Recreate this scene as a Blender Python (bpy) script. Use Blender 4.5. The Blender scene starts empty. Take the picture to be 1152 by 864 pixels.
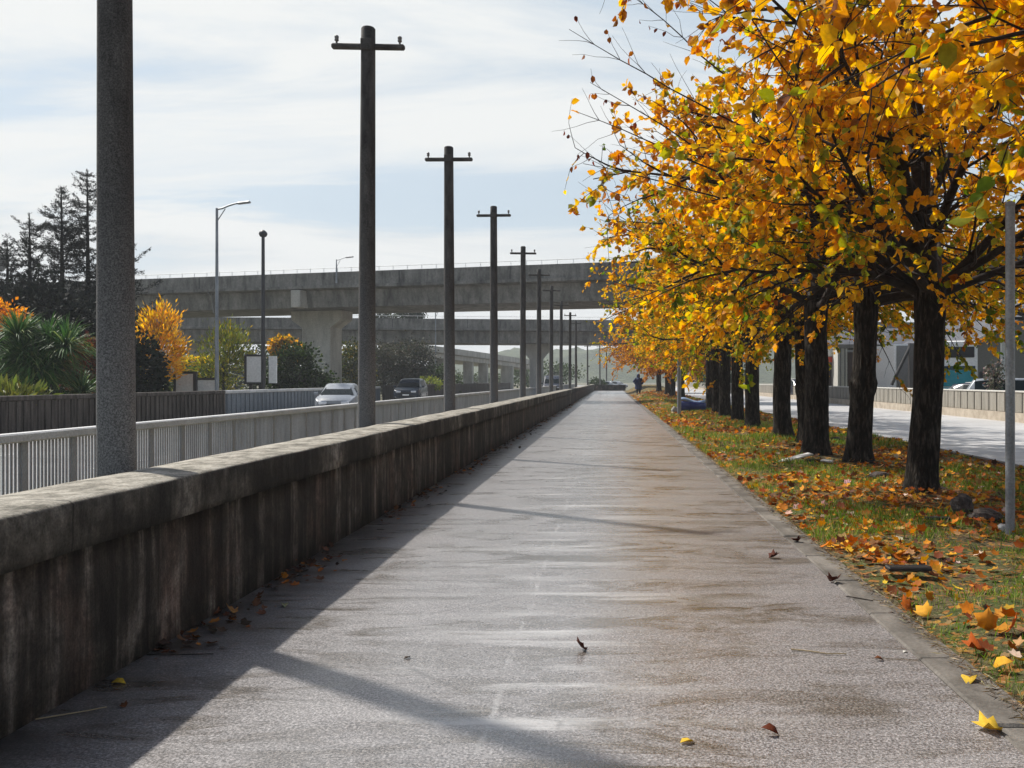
import bpy, math, random
import numpy as np
from mathutils import Vector, Matrix, noise as mnoise

R = math.radians
rng = np.random.default_rng(7)
random.seed(7)
sc = bpy.context.scene
COL = sc.collection
F = 1000.0; VX = 688.0; VY = 428.0; CH = 1.6

def P(px, py, Y):            # the point seen at a place of the photograph at distance Y
    return Vector(((px - VX) * Y / F, Y, CH - (py - VY) * Y / F))

# ------------------------------------------------------------------ materials
def new_mat(name):
    m = bpy.data.materials.new(name); m.use_nodes = True
    nt = m.node_tree; nt.nodes.clear()
    out = nt.nodes.new('ShaderNodeOutputMaterial')
    return m, nt, out

class N:
    def __init__(s, nt): s.nt = nt
    def node(s, t, **kw):
        n = s.nt.nodes.new(t)
        for k, v in kw.items(): setattr(n, k, v)
        return n
    def link(s, a, b): s.nt.links.new(a, b)
    def coords(s, scale=(1, 1, 1), kind='Object', rot=(0, 0, 0)):
        tc = s.node('ShaderNodeTexCoord'); mp = s.node('ShaderNodeMapping')
        mp.inputs['Scale'].default_value = scale; mp.inputs['Rotation'].default_value = rot
        s.link(tc.outputs[kind], mp.inputs['Vector']); return mp.outputs['Vector']
    def noise(s, vec, scale, detail=4, rough=.55, dist=0):
        n = s.node('ShaderNodeTexNoise'); s.link(vec, n.inputs['Vector'])
        n.inputs['Scale'].default_value = scale; n.inputs['Detail'].default_value = detail
        n.inputs['Roughness'].default_value = rough; n.inputs['Distortion'].default_value = dist
        return n.outputs['Fac']
    def voro(s, vec, scale, feature='F1', out='Distance'):
        n = s.node('ShaderNodeTexVoronoi', feature=feature); s.link(vec, n.inputs['Vector'])
        n.inputs['Scale'].default_value = scale; return n.outputs[out]
    def ramp(s, fac, stops, interp='LINEAR'):
        n = s.node('ShaderNodeValToRGB'); s.link(fac, n.inputs['Fac'])
        cr = n.color_ramp; cr.interpolation = interp
        while len(cr.elements) < len(stops): cr.elements.new(.5)
        for e, (p, c) in zip(cr.elements, stops):
            e.position = p
            if isinstance(c, (int, float)): c = (c, c, c)
            e.color = (*c, 1)
        return n.outputs['Color']
    def mix(s, fac, a, b, mode='MIX'):
        n = s.node('ShaderNodeMix', data_type='RGBA', blend_type=mode)
        for i, v in ((0, fac), (6, a), (7, b)):
            if isinstance(v, (int, float)): n.inputs[i].default_value = v if i == 0 else (v, v, v, 1)
            elif isinstance(v, tuple): n.inputs[i].default_value = (*v, 1)
            else: s.link(v, n.inputs[i])
        return n.outputs[2]
    def math(s, op, a, b=0, c=None):
        n = s.node('ShaderNodeMath', operation=op)
        for i, v in enumerate((a, b) if c is None else (a, b, c)):
            if isinstance(v, (int, float)): n.inputs[i].default_value = v
            else: s.link(v, n.inputs[i])
        return n.outputs[0]
    def bump(s, h, strength, dist):
        n = s.node('ShaderNodeBump'); n.inputs['Strength'].default_value = strength
        n.inputs['Distance'].default_value = dist; s.link(h, n.inputs['Height']); return n.outputs['Normal']
    def bsdf(s, out, color, rough=.7, metal=0, spec=.5, normal=None, **kw):
        b = s.node('ShaderNodeBsdfPrincipled')
        for k, v in (('Base Color', color), ('Roughness', rough), ('Metallic', metal), ('Specular IOR Level', spec)):
            if isinstance(v, tuple): b.inputs[k].default_value = (*v, 1)
            elif isinstance(v, (int, float)): b.inputs[k].default_value = v
            else: s.link(v, b.inputs[k])
        if normal is not None: s.link(normal, b.inputs['Normal'])
        for k, v in kw.items(): b.inputs[k.replace('_', ' ')].default_value = v
        s.link(b.outputs[0], out.inputs['Surface']); return b

def mottled(name, a, b, scale=4, rough=.75, bump=.3, dist=.01, stretch=(1, 1, 1), fine=60, metal=0, spec=.4, lo=.35, hi=.65):
    m, nt, out = new_mat(name); n = N(nt)
    v = n.coords(stretch); v2 = n.coords()
    f = n.noise(v, scale, 5, .6)
    g = n.noise(v2, fine, 3, .6)
    c = n.ramp(f, [(lo, a), (hi, b)])
    g2 = n.ramp(g, [(.3, .78), (.7, 1.15)])
    c = n.mix(1, c, g2, 'MULTIPLY')
    n.bsdf(out, c, rough, metal, spec, n.bump(n.math('ADD', g, f), bump, dist))
    return m

def plain(name, c, rough=.5, metal=0, spec=.5, **kw):
    m, nt, out = new_mat(name); n = N(nt)
    g = n.noise(n.coords(), 9, 4)
    col = n.mix(1, c, n.ramp(g, [(.3, .85), (.7, 1.1)]), 'MULTIPLY')
    n.bsdf(out, col, rough, metal, spec, None, **kw); return m

def leaf_mat(name, trans=.45, rough=.5, gain=1.0):
    m, nt, out = new_mat(name); n = N(nt)
    a = n.node('ShaderNodeAttribute', attribute_name='tint')
    g = n.noise(n.coords(), 35, 3)
    col = n.mix(1, a.outputs['Color'], n.ramp(g, [(.3, .8 * gain), (.7, 1.12 * gain)]), 'MULTIPLY')
    d = n.node('ShaderNodeBsdfPrincipled'); n.link(col, d.inputs['Base Color']); d.inputs['Roughness'].default_value = rough
    d.inputs['Specular IOR Level'].default_value = .18
    t = n.node('ShaderNodeBsdfTranslucent')
    sat = n.node('ShaderNodeHueSaturation'); sat.inputs['Saturation'].default_value = 1.1; sat.inputs['Value'].default_value = 1.15
    n.link(col, sat.inputs['Color']); n.link(sat.outputs[0], t.inputs['Color'])
    mx = n.node('ShaderNodeMixShader'); mx.inputs[0].default_value = trans
    n.link(d.outputs[0], mx.inputs[1]); n.link(t.outputs[0], mx.inputs[2]); n.link(mx.outputs[0], out.inputs['Surface'])
    return m

M = {}
# stained parapet of the path
def wall_mat(name, cap):
    m, nt, out = new_mat(name); n = N(nt)
    v = n.coords((1, 1, 1)); vs = n.coords((1, 7.0, .32)); vb = n.coords((1, .9, .5))
    big = n.noise(vb, 1.6, 5, .6); streak = n.noise(vs, 1.6, 6, .65, .2); fine = n.noise(v, 70, 4, .65); mid = n.noise(v, 9, 5, .6)
    if cap:
        c = n.ramp(big, [(.36, (.012, .011, .009)), (.48, (.040, .035, .029)), (.56, (.10, .088, .072)), (.66, (.24, .215, .185))])
        c = n.mix(1, c, n.ramp(n.noise(n.coords((1, 4.5, .5)), 2.0, 5, .65), [(.35, .55), (.65, 1.5)]), 'MULTIPLY')
        c = n.mix(n.ramp(mid, [(.42, 0), (.62, .65)]), c, (.018, .016, .013))
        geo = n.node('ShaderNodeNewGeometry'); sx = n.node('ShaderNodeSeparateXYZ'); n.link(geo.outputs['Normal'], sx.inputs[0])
        up = n.ramp(sx.outputs['Z'], [(.62, 0), (.9, 1)])  # upward faces lighter: lichen, plus the lit top put into the colour
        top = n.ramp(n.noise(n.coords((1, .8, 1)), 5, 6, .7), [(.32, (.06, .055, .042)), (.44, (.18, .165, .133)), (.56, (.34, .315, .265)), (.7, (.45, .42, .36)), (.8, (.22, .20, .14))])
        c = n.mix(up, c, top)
        sy = n.node('ShaderNodeSeparateXYZ'); n.link(n.coords((1, 1, 1)), sy.inputs[0])
        jy = n.math('ABSOLUTE', n.math('SUBTRACT', n.math('FRACT', n.math('DIVIDE', n.math('ADD', sy.outputs['Y'], n.math('MULTIPLY', mid, .012)), 2.93)), .5))
        c = n.mix(n.ramp(jy, [(.0012, .9), (.003, 0)]), c, (.008, .007, .006))
    else:
        st2 = n.noise(n.coords((1, 2.6, .16)), 1.7, 5, .6, .5)
        st3 = n.noise(n.coords((1, 19, .9)), 1.5, 5, .7)
        mixs = n.math('ADD', n.math('MULTIPLY', streak, .24), n.math('ADD', n.math('MULTIPLY', st2, .34), n.math('ADD', n.math('MULTIPLY', st3, .10), n.math('MULTIPLY', n.noise(n.coords((1, 1, .6)), 2.6, 6, .7, .8), .32))))
        c = n.ramp(mixs, [(.40, (.010, .008, .006)), (.47, (.030, .0265, .022)), (.53, (.078, .068, .057)), (.60, (.25, .225, .195))])
        tintn = n.ramp(big, [(.33, (.5, .47, .45)), (.5, (.95, .9, .87)), (.60, (1.2, .95, .88)), (.72, (1.9, 1.85, 1.8))])
        c = n.mix(1, c, tintn, 'MULTIPLY')
        c = n.mix(n.ramp(mid, [(.48, 0), (.66, .6)]), c, (.018, .016, .013))
    c = n.mix(1, c, n.ramp(fine, [(.3, .6), (.7, 1.35)]), 'MULTIPLY')
    h = n.math('ADD', n.math('MULTIPLY', fine, .5), mid)
    n.bsdf(out, c, .85, 0, .3, n.bump(h, .5, .02)); return m
M['wall_face'] = wall_mat('stained_concrete', False)
M['wall_cap'] = wall_mat('lichen_concrete', True)

def pole_mat(name='pole_concrete', a=(.034,.030,.028), b=(.095,.088,.082)):
    m, nt, out = new_mat(name); n = N(nt)
    v = n.coords(); g = n.noise(v, 90, 2, .8); w = n.noise(n.coords((1, 1, .25)), 6, 5, .6)
    c = n.ramp(w, [(.35, a), (.65, b)])
    sz = n.node('ShaderNodeSeparateXYZ'); n.link(v, sz.inputs[0])
    c = n.mix(n.ramp(n.math('MULTIPLY', n.math('ADD', sz.outputs['Z'], n.math('MULTIPLY', w, 1.2)), .2), [(.34, .9), (.80, 0)]), c, (.19, .185, .182))
    c = n.mix(1, c, n.ramp(g, [(.36, .5), (.5, .95), (.64, 1.55)]), 'MULTIPLY')
    n.bsdf(out, c, .85, 0, .25, n.bump(g, .4, .006)); return m
M['pole'] = pole_mat()

def bridge_mat():
    m, nt, out = new_mat('bridge_concrete'); n = N(nt)
    vs = n.coords((.35, .35, .08)); v = n.coords()
    s_ = n.noise(vs, 5, 6, .7, .3); b = n.noise(v, .6, 6, .6); f = n.noise(v, 7, 5, .7)
    c = n.ramp(b, [(.3, (.14, .133, .119)), (.7, (.27, .257, .23))])
    c = n.mix(1, c, n.ramp(s_, [(.32, .38), (.5, .9), (.7, 1.25)]), 'MULTIPLY')
    c = n.mix(1, c, n.ramp(f, [(.3, .75), (.7, 1.2)]), 'MULTIPLY')
    n.bsdf(out, c, .85, 0, .25, n.bump(f, .4, .04)); return m
M['bridge'] = bridge_mat()
M['pier'] = mottled('pier_concrete', (.33, .31, .27), (.50, .475, .42), 1.2, .85, .3, .03, (1, 1, .3), 14)

def asphalt_path():
    m, nt, out = new_mat('path_asphalt'); n = N(nt)
    v = n.coords(); wide = n.coords((.42, 1.25, 1)); wide2 = n.coords((.3, 2.2, 1))
    grit = n.noise(v, 78, 3, .85); sp = n.voro(v, 75, out='Color'); spv = n.node('ShaderNodeSeparateColor'); n.link(sp, spv.inputs[0])
    grit2 = n.noise(v, 28, 4, .7)
    base = n.ramp(grit, [(.38, (.032, .029, .028)), (.5, (.18, .169, .167)), (.62, (.54, .515, .51))])
    base = n.mix(.32, base, n.ramp(spv.outputs[0], [(0, (.06, .054, .05)), (.55, (.155, .14, .135)), (1, (.42, .39, .38))]))
    base = n.mix(1, base, n.ramp(grit2, [(.3, .8), (.7, 1.16)]), 'MULTIPLY')
    sx = n.node('ShaderNodeSeparateXYZ'); n.link(v, sx.inputs[0])
    damp_sheen_band = n.ramp(n.math('ABSOLUTE', n.math('ADD', sx.outputs['X'], .35)), [(.15, 1), (1.3, 0)])  # middle of the path: damper, smoother, stronger painted sheen
    damp = n.noise(wide, 2.1, 7, .70, 1.2)
    damp = n.math('ADD', damp, n.math('MULTIPLY', damp_sheen_band, .02))
    blot = n.ramp(n.noise(n.coords((.55, 1.15, 1), rot=(0,0,.2)), 1.35, 4, .55, .2), [(.56, 0), (.66, 1)])
    blot = n.math('MULTIPLY', blot, n.ramp(sx.outputs['X'], [(.15, .15), (.8, .8)]))
    damp = n.math('ADD', damp, n.math('MULTIPLY', blot, .09))
    d = n.ramp(damp, [(.50, 0), (.60, 1)])
    d = n.math('MULTIPLY', d, n.ramp(n.noise(v, .45, 3), [(.40, .35), (.58, 1)]))
    c = n.mix(1, base, n.mix(n.math('MAXIMUM', d, n.math('MULTIPLY', blot, .9)), 1.0, (.47, .42, .34)), 'MULTIPLY')
    salt_sheen = n.ramp(n.noise(wide2, 1.7, 6, .65, .4), [(.53, 0), (.68, .6)])  # pale salt patches and white wet sheen, painted into the base colour
    salt_sheen = n.math('MULTIPLY', salt_sheen, n.math('ADD', n.math('MULTIPLY', damp_sheen_band, 1.1), .25))
    c = n.mix(salt_sheen, c, (.50, .49, .48))
    # worn longitudinal joint
    sx = n.node('ShaderNodeSeparateXYZ'); n.link(v, sx.inputs[0])
    wob = n.math('MULTIPLY', n.math('SUBTRACT', n.noise(n.coords((0, 1, 0)), 1.3, 4), .5), .10)
    dx = n.math('ABSOLUTE', n.math('ADD', n.math('ADD', sx.outputs['X'], .58), wob))
    line = n.ramp(dx, [(.006, 1), (.022, 0)])
    line = n.math('MULTIPLY', line, n.ramp(n.noise(n.coords((1, .7, 1)), 3.2, 5, .7), [(.45, .0), (.66, .5)]))
    c = n.mix(line, c, (.5, .49, .48))
    side = n.math('MULTIPLY', n.ramp(sx.outputs['X'], [(0, 0), (.9, 0)]), 1)
    # cracks
    cr = n.voro(n.coords((.25, .9, 1)), .8, 'DISTANCE_TO_EDGE')
    crk = n.ramp(cr, [(.001, .5), (.004, 0)])
    crk = n.math('MULTIPLY', crk, n.ramp(n.noise(v, .8, 3), [(.45, 0), (.55, 1)]))
    c = n.mix(crk, c, (.05, .045, .04))
    # darker in patches and overall towards the parapet
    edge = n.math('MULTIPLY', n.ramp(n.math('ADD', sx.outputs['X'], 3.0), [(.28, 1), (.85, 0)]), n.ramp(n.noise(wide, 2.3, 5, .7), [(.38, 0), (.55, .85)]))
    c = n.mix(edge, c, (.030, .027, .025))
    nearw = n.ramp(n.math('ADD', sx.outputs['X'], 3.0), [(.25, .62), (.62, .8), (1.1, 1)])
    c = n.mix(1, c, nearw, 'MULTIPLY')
    rough = n.math('SUBTRACT', n.ramp(damp, [(.42, .42), (.62, .26)]), n.math('MULTIPLY', damp_sheen_band, .08))
    n.bsdf(out, c, rough, 0, .75, n.bump(n.math('ADD', grit, n.math('MULTIPLY', spv.outputs[0], .6)), .22, .005), Coat_Weight=.38, Coat_Roughness=.23); return m
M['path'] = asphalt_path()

def road_mat(name, a, b):
    m, nt, out = new_mat(name); n = N(nt)
    v = n.coords(); w = n.noise(n.coords((.35, 1.0, 1)), .9, 6, .65); g = n.noise(v, 60, 3, .7)
    c = n.ramp(w, [(.35, a), (.62, b)])
    c = n.mix(1, c, n.ramp(g, [(.3, .8), (.7, 1.2)]), 'MULTIPLY')
    cr = n.ramp(n.voro(n.coords((.12, .5, 1)), .6, 'DISTANCE_TO_EDGE'), [(.004, .6), (.015, 0)])
    c = n.mix(cr, c, (.09, .085, .08))
    n.bsdf(out, c, .5, 0, .5, n.bump(g, .4, .008)); return m
M['road'] = road_mat('road_concrete', (.36, .355, .35), (.52, .515, .51))
M['road_left'] = road_mat('road_asphalt', (.22, .215, .21), (.33, .325, .32))
M['kerb'] = mottled('edging_concrete', (.06, .052, .043), (.19, .172, .15), 3, .8, .5, .012, (1, .6, 1), 45)

def soil_mat():
    m, nt, out = new_mat('soil'); n = N(nt)
    v = n.coords(); a = n.noise(v, 1.3, 6, .65); b = n.noise(v, 26, 5, .75); c3 = n.voro(v, 22, out='Color')
    s = n.node('ShaderNodeSeparateColor'); n.link(c3, s.inputs[0])
    c = n.ramp(b, [(.3, (.030, .022, .014)), (.48, (.085, .065, .038)), (.64, (.20, .155, .085)), (.75, (.36, .27, .15))])
    g = n.ramp(b, [(.3, (.025, .035, .010)), (.6, (.085, .115, .025)), (.75, (.24, .22, .08))])
    c = n.mix(n.ramp(a, [(.42, 0), (.56, .85)]), c, g)
    lv = n.ramp(s.outputs[1], [(0, (.42, .15, .03)), (.5, (.30, .13, .04)), (1, (.5, .26, .04))])
    c = n.mix(n.ramp(s.outputs[0], [(.70, 0), (.74, .7)]), c, lv)
    n.bsdf(out, c, .9, 0, .2, n.bump(n.math('ADD', b, s.outputs[2]), .8, .03)); return m
M['soil'] = soil_mat()
M['ground'] = mottled('far_ground', (.10, .105, .06), (.19, .17, .12), .3, .95, .2, .03)

def bark_mat():
    m, nt, out = new_mat('bark'); n = N(nt)
    vs = n.coords((1, 1, .22)); a = n.noise(vs, 22, 6, .7, .4); b = n.noise(n.coords(), 2.5, 4)
    vr = n.voro(n.coords((1, 1, .2)), 20, 'DISTANCE_TO_EDGE')
    c = n.ramp(a, [(.36, (.006, .005, .0045)), (.50, (.018, .015, .012)), (.64, (.065, .056, .047))])
    c = n.mix(1, c, n.ramp(b, [(.35, .7), (.65, 1.3)]), 'MULTIPLY')
    n.bsdf(out, c, .95, 0, .15, n.bump(n.math('ADD', a, n.math('MULTIPLY', vr, 1.2)), .8, .02)); return m
M['bark'] = bark_mat()
M['twig'] = mottled('twig_bark', (.012, .009, .008), (.035, .027, .022), 12, .9, .3, .004)
M['leaf'] = leaf_mat('autumn_leaf', .58, .6, 1.05)
M['needle'] = leaf_mat('needle', .12, .7)
M['green'] = leaf_mat('green_leaf', .25)
M['litter'] = leaf_mat('fallen_leaf', .25, .7)
M['grass'] = leaf_mat('grass_blade', .35, .6)
M['rail'] = mottled('railing_paint', (.48, .48, .47), (.66, .66, .65), 3, .6, .15, .004, (1, .5, 1), 50)
M['rail_slats'] = mottled('railing_slats', (.30, .305, .31), (.44, .445, .45), 2.5, .65, .15, .004, (1, 1, .3), 50)
def ribwall(name, a, b):
    m, nt, out = new_mat(name); n = N(nt)
    s_ = n.noise(n.coords((1, 3.5, .25)), 2.2, 6, .7); f = n.noise(n.coords(), 30, 4)
    c = n.ramp(s_, [(.36, a), (.64, b)]); c = n.mix(1, c, n.ramp(f, [(.3, .75), (.7, 1.2)]), 'MULTIPLY')
    n.bsdf(out, c, .85, 0, .3, n.bump(f, .4, .01)); return m
M['darkwall'] = ribwall('weathered_brown', (.028, .023, .019), (.13, .11, .095))
M['bluewall'] = ribwall('bluegrey_panel', (.13, .15, .17), (.25, .275, .30))
M['barrier'] = ribwall('barrier_concrete', (.19, .18, .155), (.33, .31, .27))
M['plinth'] = mottled('plinth', (.33, .28, .22), (.48, .42, .34), 3, .85, .3, .01)
M['white'] = plain('white_paint', (.80, .80, .78), .5)
M['offwhite'] = plain('off_white', (.55, .54, .50), .6)
M['greymetal'] = mottled('galvanised', (.20, .215, .23), (.32, .34, .36), 5, .5, .1, .002, (1, 1, .3), 40, .3)
M['palemetal'] = plain('pale_metal', (.45, .46, .47), .4, .4)
M['black'] = plain('black', (.012, .012, .013), .5)
M['dark'] = plain('dark_frame', (.03, .03, .033), .5)
M['glass'] = plain('car_glass', (.010, .016, .018), .2, 0, .12)
M['rubber'] = plain('rubber', (.015, .015, .015), .85)
M['rim'] = plain('rim', (.35, .35, .36), .3, .8)
M['lamp'] = plain('headlamp', (.75, .77, .8), .1, 0, .8)
M['greywall'] = plain('grey_render', (.20, .20, .195), .8)
M['roofdark'] = mottled('dark_roof', (.055, .06, .07), (.11, .11, .125), 1, .8, .3, .02)
M['brownwall'] = plain('brown_wall', (.085, .06, .055), .8)
M['red'] = plain('red_sign', (.62, .07, .03), .5)
M['teal'] = plain('teal', (.02, .26, .32), .25)
M['tealdark'] = plain('teal_dark', (.01, .05, .07), .3)
M['carwhite'] = plain('car_white', (.24, .26, .29), .25, 0, .6)
M['carsilver'] = plain('car_silver', (.30, .32, .34), .3, .3, .6)
M['cardark'] = plain('car_dark', (.03, .035, .05), .25, 0, .6)
M['carblue'] = plain('car_blue', (.022, .035, .055), .25, 0, .6)
M['navy'] = plain('navy_cloth', (.015, .03, .11), .8)
M['trouser'] = plain('trousers', (.02, .022, .03), .9)
M['shoe'] = plain('shoe', (.03, .02, .02), .7)
M['skin'] = plain('skin', (.45, .27, .2), .6)
M['tarpblue'] = plain('tarp_blue', (.015, .035, .20), .45)
M['tarppale'] = plain('tarp_pale', (.22, .33, .52), .5)
M['stone'] = mottled('dark_stone', (.025, .02, .018), (.10, .08, .07), 9, .85, .8, .02)
M['paleslab'] = mottled('pale_slab', (.40, .41, .40), (.68, .69, .68), 6, .7, .4, .01)
M['bin'] = plain('grey_bin', (.30, .29, .26), .6)
M['porcelain'] = plain('insulator', (.16, .15, .14), .3)
M['hill'] = mottled('wooded_hill', (.035, .055, .025), (.10, .12, .05), .08, .95, .9, 2.0, fine=.6)
M['yellowline'] = plain('worn_paint', (.6, .6, .58), .7)

# ------------------------------------------------------------------ mesh builder
class MB:
    def __init__(s): s.v = []; s.f = []; s.mi = []; s.n = 0; s.smooth = []
    def add(s, verts, faces, smooth=False, mi=0):
        b = s.n; s.v.extend([tuple(p) for p in verts]); s.n += len(verts)
        for f in faces: s.f.append(tuple(i + b for i in f)); s.smooth.append(smooth); s.mi.append(mi)
    def box(s, lo, hi, mi=0, rot=None, org=None):
        x0, y0, z0 = lo; x1, y1, z1 = hi
        vs = [Vector(p) for p in ((x0,y0,z0),(x1,y0,z0),(x1,y1,z0),(x0,y1,z0),(x0,y0,z1),(x1,y0,z1),(x1,y1,z1),(x0,y1,z1))]
        if rot is not None:
            o = Vector(org) if org is not None else Vector((0,0,0))
            vs = [rot @ (p - o) + o for p in vs]
        s.add(vs, [(0,3,2,1),(4,5,6,7),(0,1,5,4),(1,2,6,5),(2,3,7,6),(3,0,4,7)], False, mi)
    def bbox(s, c, size, bev=.01, mi=0, mat=None):      # box with chamfered edges
        sx, sy, sz = [a / 2 for a in size]; bv = min(bev, sx * .9, sy * .9, sz * .9)
        vs = []; 
        for dz in (-1, 1):
            for (ix, iy) in ((-1,-1),(1,-1),(1,1),(-1,1)):
                vs.append((ix*(sx-bv), iy*(sy-bv), dz*sz))
        lay = []
        for z in (-sz+bv, sz-bv):
            ring = []
            for (ix, iy) in ((-1,-1),(1,-1),(1,1),(-1,1)):
                if ix*iy > 0: ring += [(ix*sx, iy*(sy-bv), z), (ix*(sx-bv), iy*sy, z)] if False else ([(ix*sx, iy*(sy-bv), z)] if False else [])
                a = (ix*(sx-bv), iy*sy, z); b = (ix*sx, iy*(sy-bv), z)
                ring += ([b, a] if (ix, iy) in ((1,1),(-1,-1)) else [a, b])
            lay.append(ring)
        vs += lay[0] + lay[1]
        fs = [(3,2,1,0),(4,5,6,7)]
        for i in range(8): fs.append((8+i, 8+(i+1)%8, 16+(i+1)%8, 16+i))
        for k in range(4):
            a, b = 8+2*k, 8+2*k+1; fs.append((k, b, a)); a2 = 8+(2*k+2)%8; fs.append((k, (k+1)%4, a2, b))
            a, b = 16+2*k, 16+2*k+1; fs.append((4+k, a, b)); a2 = 16+(2*k+2)%8; fs.append((4+k, b, a2, 4+(k+1)%4))
        T = Matrix.Translation(Vector(c)) @ (mat if mat is not None else Matrix.Identity(4))
        s.add([T @ Vector(p) for p in vs], fs, False, mi)
    def tube(s, pts, rad, k=8, cap=True, mi=0, jit=0):
        pts = [Vector(p) for p in pts]; rs = rad if hasattr(rad, '__len__') else [rad]*len(pts)
        ref = None; rings = []
        for i, p in enumerate(pts):
            d = (pts[min(i+1, len(pts)-1)] - pts[max(i-1, 0)])
            d = d.normalized() if d.length > 1e-9 else Vector((0,0,1))
            if ref is None: ref = d.orthogonal().normalized()
            ref = (ref - d * ref.dot(d)); ref = ref.normalized() if ref.length > 1e-6 else d.orthogonal().normalized()
            b = d.cross(ref)
            rings.append([p + (ref*math.cos(t)+b*math.sin(t))*rs[i]*(1+(random.uniform(-jit,jit) if jit else 0)) for t in [2*math.pi*j/k for j in range(k)]])
        vs = [q for r in rings for q in r]; fs = []
        for i in range(len(pts)-1):
            for j in range(k): fs.append((i*k+j, i*k+(j+1)%k, (i+1)*k+(j+1)%k, (i+1)*k+j))
        s.add(vs, fs, True, mi)
        if cap:
            s.add(rings[0], [tuple(range(k))[::-1]], False, mi); s.add(rings[-1], [tuple(range(k))], False, mi)
    def lathe(s, prof, org=(0,0,0), k=16, mi=0, mat=None):
        vs = []; fs = []
        for (r, z) in prof:
            for j in range(k):
                t = 2*math.pi*j/k; vs.append(Vector((r*math.cos(t), r*math.sin(t), z)))
        for i in range(len(prof)-1):
            for j in range(k): fs.append((i*k+j, i*k+(j+1)%k, (i+1)*k+(j+1)%k, (i+1)*k+j))
        fs += [tuple(range(k))[::-1], tuple(range((len(prof)-1)*k, len(prof)*k))]
        T = Matrix.Translation(Vector(org)) @ (mat if mat is not None else Matrix.Identity(4))
        s.add([T @ p for p in vs], fs, True, mi)
    def sweep(s, path, prof, mi=0):          # closed profile (u = sideways, z) swept along a plan polyline
        k = len(prof); vs = []
        for i, p in enumerate(path):
            a = Vector(path[max(i-1, 0)]); b = Vector(path[min(i+1, len(path)-1)])
            d = Vector((b.x-a.x, b.y-a.y, 0)).normalized(); nrm = Vector((-d.y, d.x, 0))
            for (u, z) in prof: vs.append(Vector((p[0], p[1], p[2])) + nrm*u + Vector((0,0,z)))
        fs = [(i*k+j, (i+1)*k+j, (i+1)*k+(j+1)%k, i*k+(j+1)%k) for i in range(len(path)-1) for j in range(k)]
        fs += [tuple(range(k)), tuple(range((len(path)-1)*k, len(path)*k))[::-1]]
        s.add(vs, fs, False, mi)
    def loft(s, rings, smooth=True, cap=True, mi=0):
        k = len(rings[0]); vs = [q for r in rings for q in r]
        s.add(vs, [(i*k+j, i*k+(j+1)%k, (i+1)*k+(j+1)%k, (i+1)*k+j) for i in range(len(rings)-1) for j in range(k)], smooth, mi)
        if cap: s.add(rings[0], [tuple(range(k))[::-1]], False, mi); s.add(rings[-1], [tuple(range(k))], False, mi)
    def build(s, name, mat, parent=None, loc=None):
        me = bpy.data.meshes.new(name); me.from_pydata(s.v, [], s.f)
        me.polygons.foreach_set('use_smooth', s.smooth)
        for m_ in (mat if isinstance(mat, (list, tuple)) else [mat]): me.materials.append(m_)
        if any(s.mi): me.polygons.foreach_set('material_index', s.mi)
        me.update()
        o = bpy.data.objects.new(name, me); COL.objects.link(o)
        if parent is not None: o.parent = parent
        if loc is not None: o.location = loc
        return o

def tag(o, label=None, cat=None, group=None, kind=None):
    if label: o['label'] = label
    if cat: o['category'] = cat
    if group: o['group'] = group
    if kind: o['kind'] = kind
    return o
def thing(name, label, cat, loc=(0,0,0), rotz=0, group=None):
    o = bpy.data.objects.new(name, None); COL.objects.link(o); o.location = loc; o.rotation_euler = (0,0,rotz)
    return tag(o, label, cat, group)
def dup(root, loc, rotz=0, label=None, scale=None, name=None):
    kids = list(root.children)
    r = root.copy(); COL.objects.link(r); r.location = loc; r.rotation_euler = (0,0,rotz)
    if label: r['label'] = label
    if scale is not None: r.scale = scale
    for ch in kids:
        c = ch.copy(); COL.objects.link(c); c.parent = r
        for g in ch.children:
            d = g.copy(); COL.objects.link(d); d.parent = c
    return r

# ---- many small faces at once
LEAF_V = np.array([(0,0,0),(0,.5,-.02),(0,1,-.13),(-.27,.28,.11),(-.26,.66,.07),(.27,.28,.09),(.26,.66,.12)], float)
LEAF_F4 = [(0,1,4,3),(0,5,6,1)]; LEAF_F3 = [(1,2,4),(1,6,2)]
MAPLE_V = np.array([(0,0,0),(-.18,.10,.02),(-.42,.14,.09),(-.40,.38,.03),(-.54,.64,.12),(-.25,.70,.01),(.03,1,.08),(.24,.68,.0),(.50,.60,.13),(.37,.36,.02),(.44,.16,.10),(.16,.08,.02),(0,.42,-.05)], float)
MAPLE_F3 = [(12,i,(i+1)) for i in range(0,11)] + [(12,11,0)]
RHOMB_V = np.array([(0,0,0),(-.3,.45,.05),(0,1,0),(.3,.45,.05)], float)
def frames(dirs, rngl):
    n = len(dirs); d = dirs/np.maximum(np.linalg.norm(dirs, axis=1, keepdims=True), 1e-9)
    r = rngl.normal(size=(n,3)); x = np.cross(d, r); x /= np.maximum(np.linalg.norm(x, axis=1, keepdims=True), 1e-9)
    return x, d, np.cross(x, d)
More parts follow.
